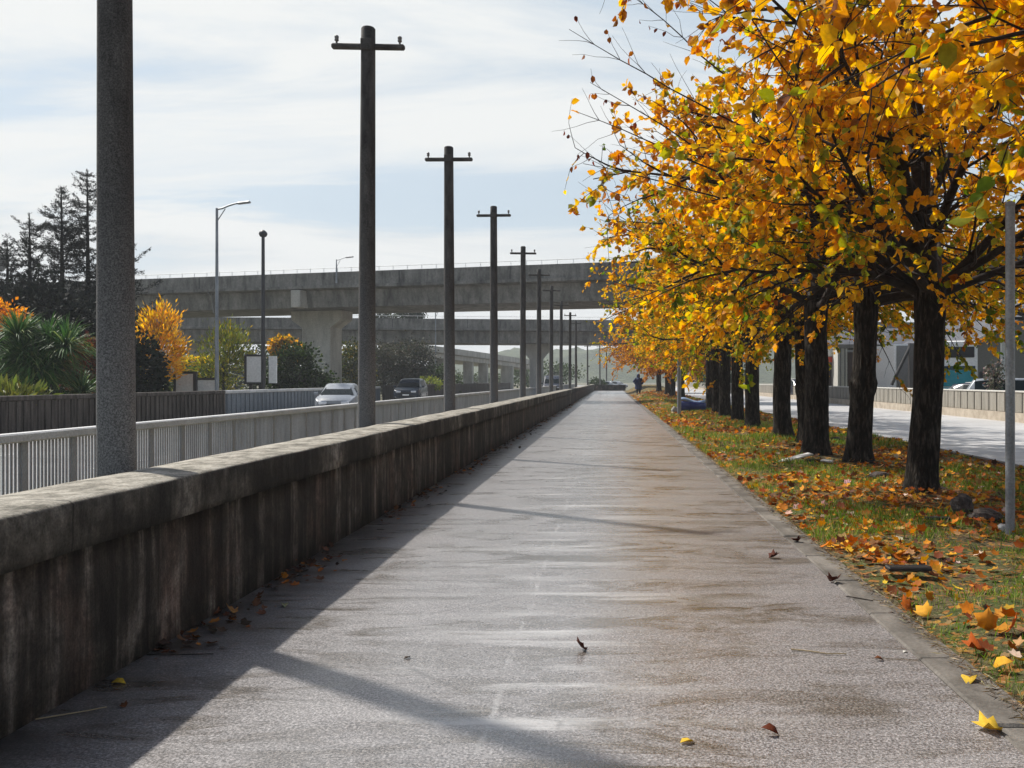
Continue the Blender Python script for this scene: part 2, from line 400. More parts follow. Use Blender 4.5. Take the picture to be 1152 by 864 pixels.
def scatter_mesh(name, mat, pos, dirs, size, cols, shape='leaf', wid=1.0, parent=None, rngl=rng, xyz=None):
    V = {'leaf': LEAF_V, 'maple': MAPLE_V, 'rhomb': RHOMB_V}[shape].copy(); V[:,0] *= wid
    X, Y, Z = frames(dirs, rngl) if xyz is None else xyz
    n = len(pos); k = len(V); size = np.broadcast_to(size, (n,))
    co = pos[:,None,:] + size[:,None,None]*(V[None,:,0:1]*X[:,None,:] + V[None,:,1:2]*Y[:,None,:] + V[None,:,2:3]*Z[:,None,:])
    f4 = {'leaf': LEAF_F4, 'maple': [], 'rhomb': [(0,3,2,1)]}[shape]; f3 = {'leaf': LEAF_F3, 'maple': MAPLE_F3, 'rhomb': []}[shape]
    base = (np.arange(n)*k)[:,None,None]
    l4 = (base + np.array(f4)[None]).reshape(-1) if f4 else np.zeros(0, int)
    l3 = (base + np.array(f3)[None]).reshape(-1) if f3 else np.zeros(0, int)
    loops = np.concatenate([l4, l3]); n4 = len(l4)//4; n3 = len(l3)//3
    starts = np.concatenate([np.arange(n4)*4, n4*4 + np.arange(n3)*3])
    me = bpy.data.meshes.new(name); me.vertices.add(n*k); me.loops.add(len(loops)); me.polygons.add(n4+n3)
    me.vertices.foreach_set('co', co.reshape(-1).astype(np.float32)); me.loops.foreach_set('vertex_index', loops.astype(np.int32))
    me.polygons.foreach_set('loop_start', starts.astype(np.int32))
    me.update(calc_edges=True)
    at = me.color_attributes.new('tint', 'FLOAT_COLOR', 'POINT')
    c4 = np.ones((n, k, 4), np.float32); c4[:,:,:3] = cols[:,None,:]
    at.data.foreach_set('color', c4.reshape(-1)); me.materials.append(mat); me.validate()
    o = bpy.data.objects.new(name, me); COL.objects.link(o)
    if parent is not None: o.parent = parent
    return o
def pick(pal, w, n, rngl, jit=.18):
    pal = np.array(pal, float); w = np.array(w, float); idx = rngl.choice(len(pal), n, p=w/w.sum())
    return np.clip(pal[idx]*(1+rngl.normal(0, jit, (n,1)))*(1+rngl.normal(0, jit*.4, (n,3))), .004, .95)

# ------------------------------------------------------------------ setting: ground, path, roads
def sm(a, b, t):
    t = np.clip((t-a)/(b-a), 0, 1); return t*t*(3-2*t)
def verge_z(x, y):
    x = np.asarray(x, float); y = np.asarray(y, float)
    h = .02 + .035*np.sin(x*1.9+.6*y)*np.sin(y*.83+1.1*x) + .02*np.sin(3.1*x-2.3*y) + .012*np.sin(7.3*y+2*x)
    h = h*sm(2.03, 2.4, x)*(1-sm(7.0, 7.6, x)) - .012
    h = h + .5*np.exp(-((x-2.9)**2/1.1 + (y-78)**2/30.))*sm(2.05, 2.4, x)
    h = h + .9*sm(62, 125, y)*sm(2.2, 4.5, x)*(1-sm(6.6, 7.6, x))
    h = h + .22*np.exp(-((x-3.3)**2/.5 + (y-58)**2/3.))
    for (tx, ty) in ((4.33,12.4),(4.59,16.5),(4.23,18.4),(4.8,22),(4.6,23.9)):
        h = h + .07*np.exp(-((x-tx)**2+(y-ty)**2)/.35)
    return h

def grid(name, xs, ys, zf, mat):
    X, Y = np.meshgrid(xs, ys); Z = zf(X, Y)
    v = np.stack([X, Y, Z], -1).reshape(-1, 3); nx = len(xs)
    f = [(j*nx+i, j*nx+i+1, (j+1)*nx+i+1, (j+1)*nx+i) for j in range(len(ys)-1) for i in range(nx-1)]
    me = bpy.data.meshes.new(name); me.from_pydata(v.tolist(), [], f); me.materials.append(mat)
    me.polygons.foreach_set('use_smooth', [True]*len(f)); me.update()
    o = bpy.data.objects.new(name, me); COL.objects.link(o); return o

tag(grid('ground', np.linspace(-880, 880, 45), np.linspace(-45, 885, 45), lambda x, y: 0*x-.06, M['ground']), kind='structure')
ys_ = np.concatenate([np.arange(-3, 30, .12), np.arange(30, 140, .6)])
tag(grid('verge_soil', np.arange(2.03, 7.61, .12), ys_, verge_z, M['soil']), kind='structure')
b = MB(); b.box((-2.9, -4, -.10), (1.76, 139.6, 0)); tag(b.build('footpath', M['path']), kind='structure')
b = MB()
y = -3.9
while y < 139:
    L = 1.0; j = random.uniform(-.006, .006); zt = .006+random.uniform(-.004, .006)
    b.bbox((1.893+j, y+L/2, -.06), (.255, L-.012, .12+2*zt), .012); y += L
tag(b.build('path_edging', M['kerb']), kind='structure')
b = MB(); b.box((7.6, -4, -.10), (15.55, 240, -.012)); tag(b.build('road_right', M['road']), kind='structure')
b = MB(); b.box((7.44, -4, -.11), (7.598, 240, .03)); tag(b.build('road_kerb', M['kerb']), kind='structure')
b = MB(); b.box((-16.8, -4, -.10), (-5.75, 300, -.004)); tag(b.build('road_left', M['road_left']), kind='structure')
b = MB()
for X in (-9.4, -13.0):
    for k in range(34): b.box((X-.06, k*8, -.003), (X+.06, k*8+3.4, .001))
for X in (-6.1, -16.4): b.box((X-.06, -4, -.003), (X+.06, 299, .001))
tag(b.build('lane_markings', M['yellowline']), kind='structure')

def hillz(x, y):
    r = np.zeros_like(x)
    for i in range(x.shape[0]):
        for j in range(x.shape[1]):
            X, Y = x[i,j]/1.42, y[i,j]/1.4
            prof = 19*math.exp(-((X-35)/95.)**2) + 8*math.exp(-((X+58)/34.)**2) + 25*math.exp(-((X-190)/100.)**2) + 10*math.exp(-((X+260)/120.)**2)
            nz = 3.4*mnoise.noise(Vector((X*.09, Y*.09, 0))) + 2.0*mnoise.noise(Vector((X*.3, Y*.3, 3)))
            t = max(0, 1-abs(Y-500)/75.)
            r[i,j] = 1.4*(prof*1.1 + nz)*math.sin(t*math.pi/2)**.8 - .5
    return r
tag(grid('hills', np.arange(-560, 600, 4.2), np.arange(592, 812, 7.0), hillz, M['hill']), kind='structure')

# ------------------------------------------------------------------ parapet wall of the path
def wall_strip(prof, ys, amp, seed):
    rings = []
    for y in ys:
        ring = []
        for (x, z) in prof:
            q = Vector((x*2, y*1.3, z*2+seed)); d = mnoise.noise(q)*amp + mnoise.noise(q*6)*amp*.5
            ring.append(Vector((x+d, y, z + mnoise.noise(q+Vector((9,2,4)))*amp*.9)))
        rings.append(ring)
    return rings
ysw = list(np.concatenate([np.arange(-2, 16, .1), np.arange(16, 40, .3), np.arange(40, 140.1, 1.5)]))
pw = thing('parapet_wall', 'long low stained concrete parapet along the left edge of the footpath', 'wall', (-3, -2, 0))
def place(o): o.location = (3, 2, 0); return o
b = MB(); b.loft(wall_strip([(-3.16,-.1),(-2.72,-.1),(-2.72,.2),(-2.72,.5),(-2.725,.755),(-3.16,.755)], ysw, .007, 1), smooth=True)
place(b.build('wall_body', M['wall_face'], pw))
cp = [(-3.235,.752),(-2.665,.752),(-2.66,.80),(-2.662,.90),(-2.664,.982),(-2.682,1.0),(-2.80,1.006),(-2.95,1.012),(-3.10,1.008),(-3.2,.998),(-3.235,.96)]
b = MB(); b.loft(wall_strip(cp, ysw, .011, 4), smooth=True)
place(b.build('coping', M['wall_cap'], pw))
ew = thing('end_wall', 'short dark wall closing off the far end of the footpath', 'wall', (-1, 140, 0))
b = MB(); b.box((-1.75, .15, -.1), (3.2, .5, .78)); b.build('wall_body', M['wall_face'], ew)
b = MB(); b.box((-1.8, .1, .783), (3.25, .55, .92)); b.build('coping', M['wall_face'], ew)

# ------------------------------------------------------------------ utility poles
ordw = ['nearest', 'second', 'third', 'fourth', 'fifth', 'sixth', 'seventh', 'eighth', 'ninth', 'tenth', 'eleventh', 'twelfth', 'thirteenth']
pole_pos = [(-3.44,6.18,6.7),(-3.45,12.5,6.56),(-3.46,19.0,6.6),(-3.45,26.1,6.72),(-3.45,34.5,6.8),(-3.44,42,6.85),(-3.45,50.7,7.0),(-3.45,60.5,7.0),(-3.43,73,7.2),(-3.44,86,7.4),(-3.44,128,6.8),(-1.9,146,7.4),(-.9,162,7.8)]
def make_pole(H, lab):
    t = thing('utility_pole', lab, 'utility pole', (0,0,0), 0, 'utility poles along the parapet')
    b = MB(); rr = []; pts = []
    for i in range(15):
        f = i/14; pts.append((0,0,-.1+(H+.1)*f)); rr.append(.127-.029*f)
    pts[-1] = (0,0,H); pts.insert(-1, (0,0,H-.02)); rr.insert(-1, rr[-1]); rr[-1] *= .82
    b.tube(pts, rr, 28); b.build('shaft', M['pole'], t)
    b = MB(); b.bbox((0,0,H-.27), (1.02,.09,.075), .02); b.bbox((0,-.115,H-.27),(.16,.03,.16),.008); b.build('crossarm', M['pole'], t)
    for s in (-1, 1):
        b = MB(); b.lathe([(.014,-.03),(.014,.03),(.028,.032),(.032,.05),(.023,.06),(.030,.07),(.032,.09),(.024,.105),(.010,.112)], (s*.44,0,H-.225), 12)
        b.build('insulator', M['porcelain'], t)
    return t
for i, (x, y, H) in enumerate(pole_pos):
    nb = {0: 'thick, its top out of view', 1: 'rising tall and dark', 10: 'beyond the far overpass', 11: 'beyond the end wall', 12: 'thin and hazy'}.get(i, 'dark weathered concrete')
    lab = f'utility pole, {ordw[i]} in the row from the camera, {nb}'
    t = make_pole(H, lab); t.location = (x, y, 0); t.rotation_euler = (R(random.uniform(-.35,.35)), R(random.uniform(-.3,.3)) if i else 0, R(random.uniform(-3,3)))

# ------------------------------------------------------------------ white railing beside the left road
RX = -5.6
rl = thing('roadside_railing', 'long pale grey railing of upright slats beside the left road', 'railing', (RX, 3, 0))
b = MB(); y = 0
b.bbox((0, 66, 1.06), (.13, 132, .09), .015); b.build('top_rail', M['rail'], rl)
posts = [i*.78 for i in range(1, 66)]
proto_post = None
for y in posts:
    if proto_post is None:
        b = MB(); b.bbox((0,0,.48),(.035,.085,1.07),.006); proto_post = b.build('post', M['rail_slats'], rl)
        o = proto_post
    else: o = proto_post.copy(); COL.objects.link(o); o.parent = rl
    o.location = (0, y, 0)
def slats(y0, y1, step):
    b = MB(); b.box((-.012, y0, .02), (.012, y1, .07))
    y = y0+step*.5
    while y < y1:
        b.box((-.006, y-.014, .071), (.006, y+.014, 1.013)); y += step
    return b
slats(0, 18, .056).build('slat_panel', M['rail_slats'], rl)
slats(18, 60, .06).build('slat_panel', M['rail_slats'], rl)
slats(60, 132, .12).build('slat_panel', M['rail_slats'], rl)

# ------------------------------------------------------------------ far-side walls
def ribbed(name, lab, X, y0, y1, h, mat, step, capmat=None, capd=.16, flip=1):
    t = thing(name, lab, 'wall', (X, y0, 0)); L = y1-y0
    b = MB(); b.box((-.08, 0, -.1), (.08, L, h-.12)); y = 0
    while y < L-step*.2:
        b.box((.083*flip if flip > 0 else -.115, y+step*.12, -.05), (.115 if flip > 0 else -.083, y+step*.72, h-.13)); y += step
    b.build('ribbed_face', mat, t)
    b = MB(); b.bbox((0, L/2, h-.045), (.32, L, capd-.02 if capd > .1 else capd), .02); b.build('coping', capmat or mat, t)
    return t
ribbed('slatted_wall', 'dark brown stained wall of upright ribs on the far side of the left road', -17, 6, 38.8, 1.14, M['darkwall'], .32)
ribbed('panel_barrier', 'blue-grey corrugated barrier continuing from the dark brown wall towards the white car', -17.3, 39.2, 66, 1.13, M['bluewall'], .5, M['rail'])
ribbed('low_wall', 'dark low wall behind the distant green-windowed car', -17.2, 67, 150, 1.22, M['darkwall'], .6)
rb = thing('road_barrier', 'long grey concrete barrier of upright panels beyond the right road', 'barrier', (15.8, 4, 0))
b = MB(); b.box((-.06, 0, .35), (.06, 220, 1.13)); y = 0
while y < 220:
    b.box((-.10, y+.03, .36), (-.062, y+(.68 if y < 90 else .9), 1.12)); y += .75 if y < 90 else 1.0
b.build('panel', M['barrier'], rb)
b = MB(); b.bbox((0,110,1.165),(.26,220,.065),.012); b.build('coping', M['offwhite'], rb)
b = MB(); b.box((-.25,0,-.1),(.2,220,.345)); b.build('plinth', M['plinth'], rb)

# ------------------------------------------------------------------ overpasses
def overpass(name, lab, path, T, bottom, width, piers, rail_step=1.2, par=1.0):
    o0 = path[0]; t = thing(name, lab, 'overpass', (o0[0], o0[1], 0))
    rel = [(p[0]-o0[0], p[1]-o0[1], p[2] if len(p) > 2 else 0) for p in path]
    ledge = T-par; prof = [(0,T),(-.0,ledge),(-.16,ledge-.02),(-.16,ledge-.24),(.55,ledge-.34),(.75,bottom),(width-.75,bottom),(width-.55,ledge-.34),(width+.16,ledge-.24),(width+.16,ledge-.02),(width,ledge),(width,T),(width-.28,T),(width-.28,ledge+.1),(.28,ledge+.1),(.28,T)]
    b = MB(); b.sweep(rel, prof); b.build('deck', M['bridge'], t)
    # handrail on the parapet
    b = MB(); total = 0
    for a, c in zip(rel[:-1], rel[1:]):
        a = Vector(a); c = Vector(c); d = (c-a); L = d.length; d.normalize(); nn = Vector((-d.y, d.x, 0)).normalized()
        q = nn*.14+Vector((0,0,T))
        b.tube([a+q+Vector((0,0,.33)), c+q+Vector((0,0,.33))], .022, 5)
        k = 0
        while k < L:
            b.tube([a+q+d*k, a+q+d*k+Vector((0,0,.35))], .025, 4); k += rail_step
    b.build('handrail', M['white'], t)
    A0 = Vector((rel[0][0], rel[0][1], 0)); B0 = Vector((rel[-1][0], rel[-1][1], 0)); dd = (B0-A0).normalized(); n0 = Vector((-dd.y, dd.x, 0)); ang = math.atan2(dd.y, dd.x); LL = (B0-A0).length
    k = 6.0; i = 0
    while k < LL:
        b = MB(); rot = Matrix.Rotation(ang, 4, 'Z'); c = A0+dd*k
        b.bbox(c-n0*.004+Vector((0,0,T-par/2)), (.05,.012,par-.06), .003, mat=rot); b.build('expansion_joint', M['black'], t)
        if i % 3 == 1:
            b = MB(); q = c+dd*.9; b.tube([q-n0*.08+Vector((0,0,ledge-.3)), q+n0*.35+Vector((0,0,ledge-.55)), q+n0*.58+Vector((0,0,bottom-.25))], .07, 8); b.build('drainpipe', M['greywall'], t)
        k += 9.0; i += 1
    for (pf, wshaft, wcap, hcap, depth) in piers:
        # pf: fraction along first segment path
        A = Vector(rel[0]); B = Vector(rel[-1]); c = A.lerp(B, pf); d = (B-A); d.z = 0; d.normalize(); nn = Vector((-d.y, d.x, 0))
        cc = c + nn*(width/2)
        rings = []
        for (z, w) in ((-.1, wshaft), (bottom-hcap*1.0, wshaft), (bottom-hcap*.55, wcap*.97), (bottom-hcap*.5, wcap), (bottom-.02, wcap)):
            rings.append([cc+d*w/2*sx+nn*depth/2*sy+Vector((0,0,z)) for sx, sy in ((-1,-1),(1,-1),(1,1),(-1,1))])
        b = MB(); b.loft(rings, smooth=False); b.build('pier', M['pier'], t)
    return t
def on_line(z0, slope, k):      # where the sight line x = k*y meets y = z0 + slope*x
    y = z0/(1-slope*k); return (k*y, y)
# first overpass
l1 = lambda X: (X, 63-.274*X)
pX = on_line(67.6, -.274, (364-VX)/F)[0]
A, B = l1(-100), l1(60)
t = overpass('overpass', 'upper grey concrete road overpass crossing the whole view above the poles', [A, B], 10.0, 7.35, 8.5,
         [((pX+100-1.2)/160, 2.65, 4.7, 1.4, 1.7), ((37+100)/160, 2.65, 4.7, 1.4, 1.7), ((-78+100)/160, 2.65, 4.7, 1.4, 1.7)], 1.2)
b = MB(); c = on_line(63.2, -.274, (336.5-VX)/F); b.bbox((c[0]-A[0], c[1]-A[1]+.1, 8.0), (.85,1.1,1.35), .03, mat=Matrix.Rotation(math.atan(-.274),4,'Z')); b.build('bearing_block', M['pier'], t)
# second overpass
l2 = lambda X: (X, 111+.107*X)
overpass('overpass', 'lower farther grey concrete overpass seen beneath the upper one', [l2(-140), l2(110)], 9.15, 6.25, 9,
         [((-9.2+140)/250, 1.75, 3.3, 1.9, 2.4), ((-27.4+140)/250, 1.6, 2.6, 1.2, 2.4), ((-50+140)/250, 1.7, 3.3, 1.9, 2.4), ((40+140)/250, 1.7, 3.3, 1.9, 2.4)], 3.0, 1.15)
# curving ramp behind
ramp = []
for i in range(13):
    f = i/12; px = 430+f*175; Z = 128+f*f*50; top = CH + (46-20*f-4*f*f)*Z/F
    ramp.append(((px-VX)*Z/F, Z, top-6.0))
t = thing('curved_ramp', 'distant pale ramp curving down to the right beneath the lower overpass', 'ramp bridge', (ramp[0][0], ramp[0][1], 0))
rel = [(p[0]-ramp[0][0], p[1]-ramp[0][1], p[2]) for p in ramp]
b = MB(); b.sweep(rel, [(0,6),(0,5.1),(.5,4.95),(.5,4.3),(7,4.3),(7.5,4.95),(7.5,6),(7.3,6),(7.3,5.2),(.2,5.2),(.2,6)]); b.build('deck', M['pier'], t)
for px, w in ((486,1.1),(494.5,1.2),(526,1.5),(543,1.5),(570,2.2)):
    f = (px-430)/175; Z = 128+f*f*50+3.2; x = (px-VX)*Z/F; top = CH+(46-20*f-4*f*f)*(Z-3)/F-1.75
    b = MB(); b.box((x-w/2-ramp[0][0], Z-ramp[0][1], -.1), (x+w/2-ramp[0][0], Z-ramp[0][1]+1.6, top)); b.build('pier', M['pier'], t)
# elevated deck behind the conifers, left edge
t = thing('elevated_road_end', 'stub of a grey elevated road behind the dark conifers at the left edge', 'overpass', (-56.5, 66, 0))
b = MB(); b.sweep([(-40,6,0),(5.7,0,0)], [(0,11.9),(0,11.2),(.6,11.0),(.7,10.55),(7,10.55),(7.6,11.2),(7.6,11.9)]); b.build('deck', M['bridge'], t)
b = MB(); b.loft([[Vector((-2,0,z)),Vector((-2+w,0,z)),Vector((-2+w,4,z)),Vector((-2,4,z))] for z, w in ((-.1,1.6),(9.6,1.6),(10.53,3.5))], smooth=False); b.build('pier', M['pier'], t)

# ------------------------------------------------------------------ lamps and sign posts
def lamp(lab, base, H, arm, mat, r=.08, dirx=1):
    t = thing('street_lamp', lab, 'street lamp', base)
    b = MB(); b.tube([(0,0,-.05),(0,0,.5),(0,0,H)], [r*1.25, r, r*.6], 10); b.build('pole', mat, t)
    pts = [(0,0,H*.955)] + [(dirx*arm*f, 0, H*.955+.55*arm*.45*math.sin(f*1.35)) for f in (.15,.35,.6,.85)]
    b = MB(); b.tube([(0,0,H-.05)]+[(dirx*arm*f, 0, H-.12+arm*.32*math.sin(f*1.5)) for f in (.2,.45,.7,.9)], r*.42, 6); b.tube([(0,0,H-.6),(dirx*arm*.33,0,H-.02)], r*.25, 5); b.build('arm', mat, t)
    b = MB(); z = H-.12+arm*.32*math.sin(1.35); b.bbox((dirx*arm*1.05,0,z+.01),(.62,.24,.1),.045,mat=Matrix.Rotation(-.12*dirx,4,'Y')); b.build('lamp_head', mat, t)
    return t
p = P(244,440,40); lamp('tall grey street lamp with curved arm left of the black ball-topped post', (p.x,40,0), 9.35, 1.15, M['greymetal'], .095)
p = P(371.5,300,66.5); lamp('small street lamp standing on the deck of the upper overpass', (p.x,p.y+1.5,9.1), 1.75, .95, M['greymetal'], .06)
p = P(490,400,104); lamp('slim distant street lamp in front of the lower overpass beside the third pole', (p.x,104,0), 9.6, .9, M['greymetal'], .09)
t = thing('lamp_post', 'slim black post with ball top rising behind the white billboard', 'lamp post', (P(296,440,45).x,45,0))
b = MB(); b.tube([(0,0,0),(0,0,8.9)], [.11,.08], 10); b.build('pole', M['dark'], t)
b = MB(); b.lathe([(.02,-.16),(.15,-.12),(.21,0),(.19,.1),(.08,.2),(.02,.22)], (0,0,9.0), 14); b.build('globe', M['dark'], t)
t = thing('sign_post', 'pale grey metal post on the verge at the right edge of the picture', 'post', (4.17,9.3,0))
b = MB(); b.tube([(0,0,-.08),(0,0,3.42)], .047, 16); b.build('pole', M['greymetal'], t)
b = MB(); b.lathe([(.047,0),(.052,.01),(.05,.04),(.01,.06)], (0,0,3.42), 14); b.build('cap', M['greymetal'], t)
t = thing('sign_post', 'blue-grey metal post beside the blue tarpaulin bundle on the verge', 'post', (3.12,41,0))
b = MB(); b.tube([(0,0,-.08),(0,0,4.6)], .095, 12); b.build('pole', M['greymetal'], t)
b = MB(); b.lathe([(.095,0),(.10,.01),(.09,.05),(.01,.07)], (0,0,4.6), 12); b.build('cap', M['greymetal'], t)
p = P(1129,300,62)
t = thing('mast', 'white slender mast behind the grey post at the right edge', 'mast', (p.x,62,0))
b = MB(); b.box((-.17,-.12,-.05),(.17,.12,8.6)); b.build('shaft', M['white'], t)
b = MB(); b.bbox((0,0,8.65),(.5,.4,.1),.02); b.build('cap', M['white'], t)
# billboards left
def board(name, lab, x0, x1, y0, y1, Z, leg=True, side=False):
    a = P(x0,y1,Z); c = P(x1,y0,Z); t = thing(name, lab, 'sign board', ((a.x+c.x)/2, Z, 0)); w = c.x-a.x; h0 = a.z; h1 = c.z
    b = MB(); b.box((-w/2,0,h0),(w/2,.1,h1)); b.build('panel', M['white'], t)
    b = MB(); e = .11
    b.box((-w/2-e,-.03,h0-.002),(-w/2-.002,.13,h1+.002)); b.box((w/2+.002,-.03,h0-.002),(w/2+e*1.4,.13,h1+.002)); b.box((-w/2-e,-.03,h1+.004),(w/2+e*1.4,.13,h1+e))
    b.box((-w/2-e,-.03,h0-e),(w/2+e*1.4,.13,h0-.004)); b.build('frame', M['dark'], t)
    for s in (-.32,.32):
        b = MB(); b.box((s*w-.08,.14,-.05),(s*w+.08,.26,h1-.2)); b.build('leg', M['dark'], t)
    if side: 
        b = MB(); b.box((w/2+.35,.02,h0-.05),(w/2+.75,.12,h1+.02)); b.build('side_panel', M['white'], t)
    return t
board('billboard', 'blank white board with black frame beside the black ball-topped post', 277.5,294.5,401,430,46, side=True)
board('notice_board', 'small blank white board with black frame right of the orange tree', 198,217.5,420.5,446,44)
board('pale_screen', 'low pale grey panel between the small white board and the street lamp', 221.5,242,427.5,446,44.5)
# low white building behind it
def house(name, lab, cat, x0, x1, ytop, Z, depth, wallm, roofm, gable=0):
    a = P(x0,ytop,Z); c = P(x1,ytop,Z); w = c.x-a.x; h = a.z
    t = thing(name, lab, cat, ((a.x+c.x)/2, Z, 0))
    b = MB(); b.box((-w/2,0,-.1),(w/2,depth,h-.25)); b.build('wall', wallm, t)
    b = MB()
    if gable: b.sweep([(-w/2-.2,-.3,0),(w/2+.2,-.3,0)], [(0,h-.25),(depth/2+.3,h+gable),(depth+.6,h-.25)])
    else: b.box((-w/2-.15,-.15,h-.248),(w/2+.15,depth+.15,h))
    b.build('roof', roofm, t); return t, w, h
t, w, h = house('low_building', 'low off-white building behind the orange tree on the left', 'building', 165, 197.5, 399, 58, 6, M['offwhite'], M['offwhite'])
b = MB(); b.box((w*.1,-.04,1.0),(w*.32,-.002,2.1)); b.build('window', M['glass'], t)
b = MB(); b.box((-w*.3,-.04,0),(-w*.1,-.002,2.1)); b.build('door', M['dark'], t)

# ------------------------------------------------------------------ right-hand buildings
t, w, h = house('long_shed', 'long low building with dark slate roof behind the coach and the box truck', 'building', 935, 1118, 385, 96, 14, M['greywall'], M['roofdark'], 1.9)
for k in range(5):
    b = MB(); b.box((-w/2+1.2+k*3.3,-.05,1.2),(-w/2+2.8+k*3.3,-.003,3.4)); b.build('window', M['glass'], t)
# grey gabled warehouse
t = thing('warehouse', 'grey gabled warehouse with white roof edge at the right', 'building', (28.4,70,0))
W = 17.0; e = 4.6; rd = 4.6+W/2*.49
b = MB(); b.add([(0,0,-.1),(W,0,-.1),(W,0,e),(W/2,0,rd),(0,0,e),(0,20,-.1),(W,20,-.1),(W,20,e),(W/2,20,rd),(0,20,e)], [(0,1,2,3,4),(9,8,7,6,5),(0,4,9,5),(1,6,7,2)]); b.build('wall', M['greywall'], t)
b = MB(); ro = .14
b.add([(-.4,-.3,e-.2+.01),(W/2,-.3,rd+.01),(W+.4,-.3,e-.19),(W+.4,-.3,e+ro-.19),(W/2,-.3,rd+ro+.01),(-.4,-.3,e+ro-.19)]+[(-.4,20.3,e-.19),(W/2,20.3,rd+.01),(W+.4,20.3,e-.19),(W+.4,20.3,e+ro-.19),(W/2,20.3,rd+ro+.01),(-.4,20.3,e+ro-.19)],
      [(0,1,4,5),(1,2,3,4),(6,11,10,7),(7,10,9,8),(5,4,10,11),(4,3,9,10),(0,5,11,6),(2,8,9,3),(0,6,7,1),(1,7,8,2)]); b.build('roof', M['roofdark'], t)
b = MB(); b.add([(-.42,-.36,e-.19),(W/2,-.36,rd+.02),(W/2,-.36,rd+.19),(-.42,-.36,e-.02),(-.42,-.304,e-.19),(W/2,-.304,rd+.02),(W/2,-.304,rd+.19),(-.42,-.304,e-.02)], [(0,1,2,3),(7,6,5,4),(3,2,6,7),(0,4,5,1),(0,3,7,4),(1,5,6,2)]); b.build('verge_trim', M['white'], t)
b = MB(); b.box((6.5,-.06,0),(10.5,-.003,3.8)); b.build('door', M['palemetal'], t)
# dark brown kiosk with red and white sign
Z = 74; a = P(932,397,Z); c = P(944.5,397,Z)
t = thing('roadside_shop', 'narrow brown shop front under a red and white sign between the tree trunks', 'shop', ((a.x+c.x)/2,Z,0)); w = c.x-a.x+1.0
b = MB(); b.box((-w/2,0,-.1),(w/2,5,3.0)); b.build('wall', M['brownwall'], t)
b = MB(); b.box((-w/2-.05,-.1,3.01),(w/2+.05,5.1,4.0)); b.build('roof', M['greywall'], t)
s_ = MB(); s_.box((-w/2,-.22,3.12),(w/2,-.103,3.55)); s_.build('fascia', M['red'], t)
so = MB(); so.box((-w/2,-.22,3.6),(w/2,-.103,4.25)); so = so.build('sign', M['white'], t)
b = MB()
for gx in (-.05, .22, .46):
    g = (w/2-.75)+gx*1.0
    b.box((g-.09,-.245,3.72),(g-.04,-.223,4.14)); 
    if gx < .4:
        b.box((g+.04,-.245,3.72),(g+.09,-.223,4.14)); b.box((g-.038,-.245,4.08),(g+.038,-.223,4.14)); b.box((g-.038,-.245,3.9),(g+.038,-.223,3.95))
b.build('lettering', M['tealdark'], so)
# pinkish-grey column block
Z = 72
t = thing('storage_block', 'pale grey block with dark recess left of the white box truck', 'building', (P(952.5,400,Z).x,Z,0))
b = MB(); b.box((-.72,0,-.1),(.05,4,4.2)); b.build('wall', M['offwhite'], t)
b = MB(); b.box((.06,.3,-.1),(1.6,4,3.9)); b.build('bay', M['brownwall'], t)
b = MB(); b.box((-.8,-.1,4.21),(1.7,4.1,4.35)); b.build('roof', M['greywall'], t)
for k in range(2):
    b = MB(); b.tube([(-.5+.35*k,-.06,0),(-.5+.35*k,-.06,4.2)], .05, 6); b.build('downpipe', M['greywall'], t)
# far pale building between the trunk gap, right of the blue bundle
t, w, h = house('far_building', 'far pale building glimpsed between trunks above the far road', 'building', 772, 812, 410, 190, 12, M['offwhite'], M['greywall'])
for k in range(4):
    b = MB(); b.box((-w/2+.7+k*1.8,-.05,1.0),(-w/2+1.7+k*1.8,-.003,3.2)); b.build('window', M['glass'], t)

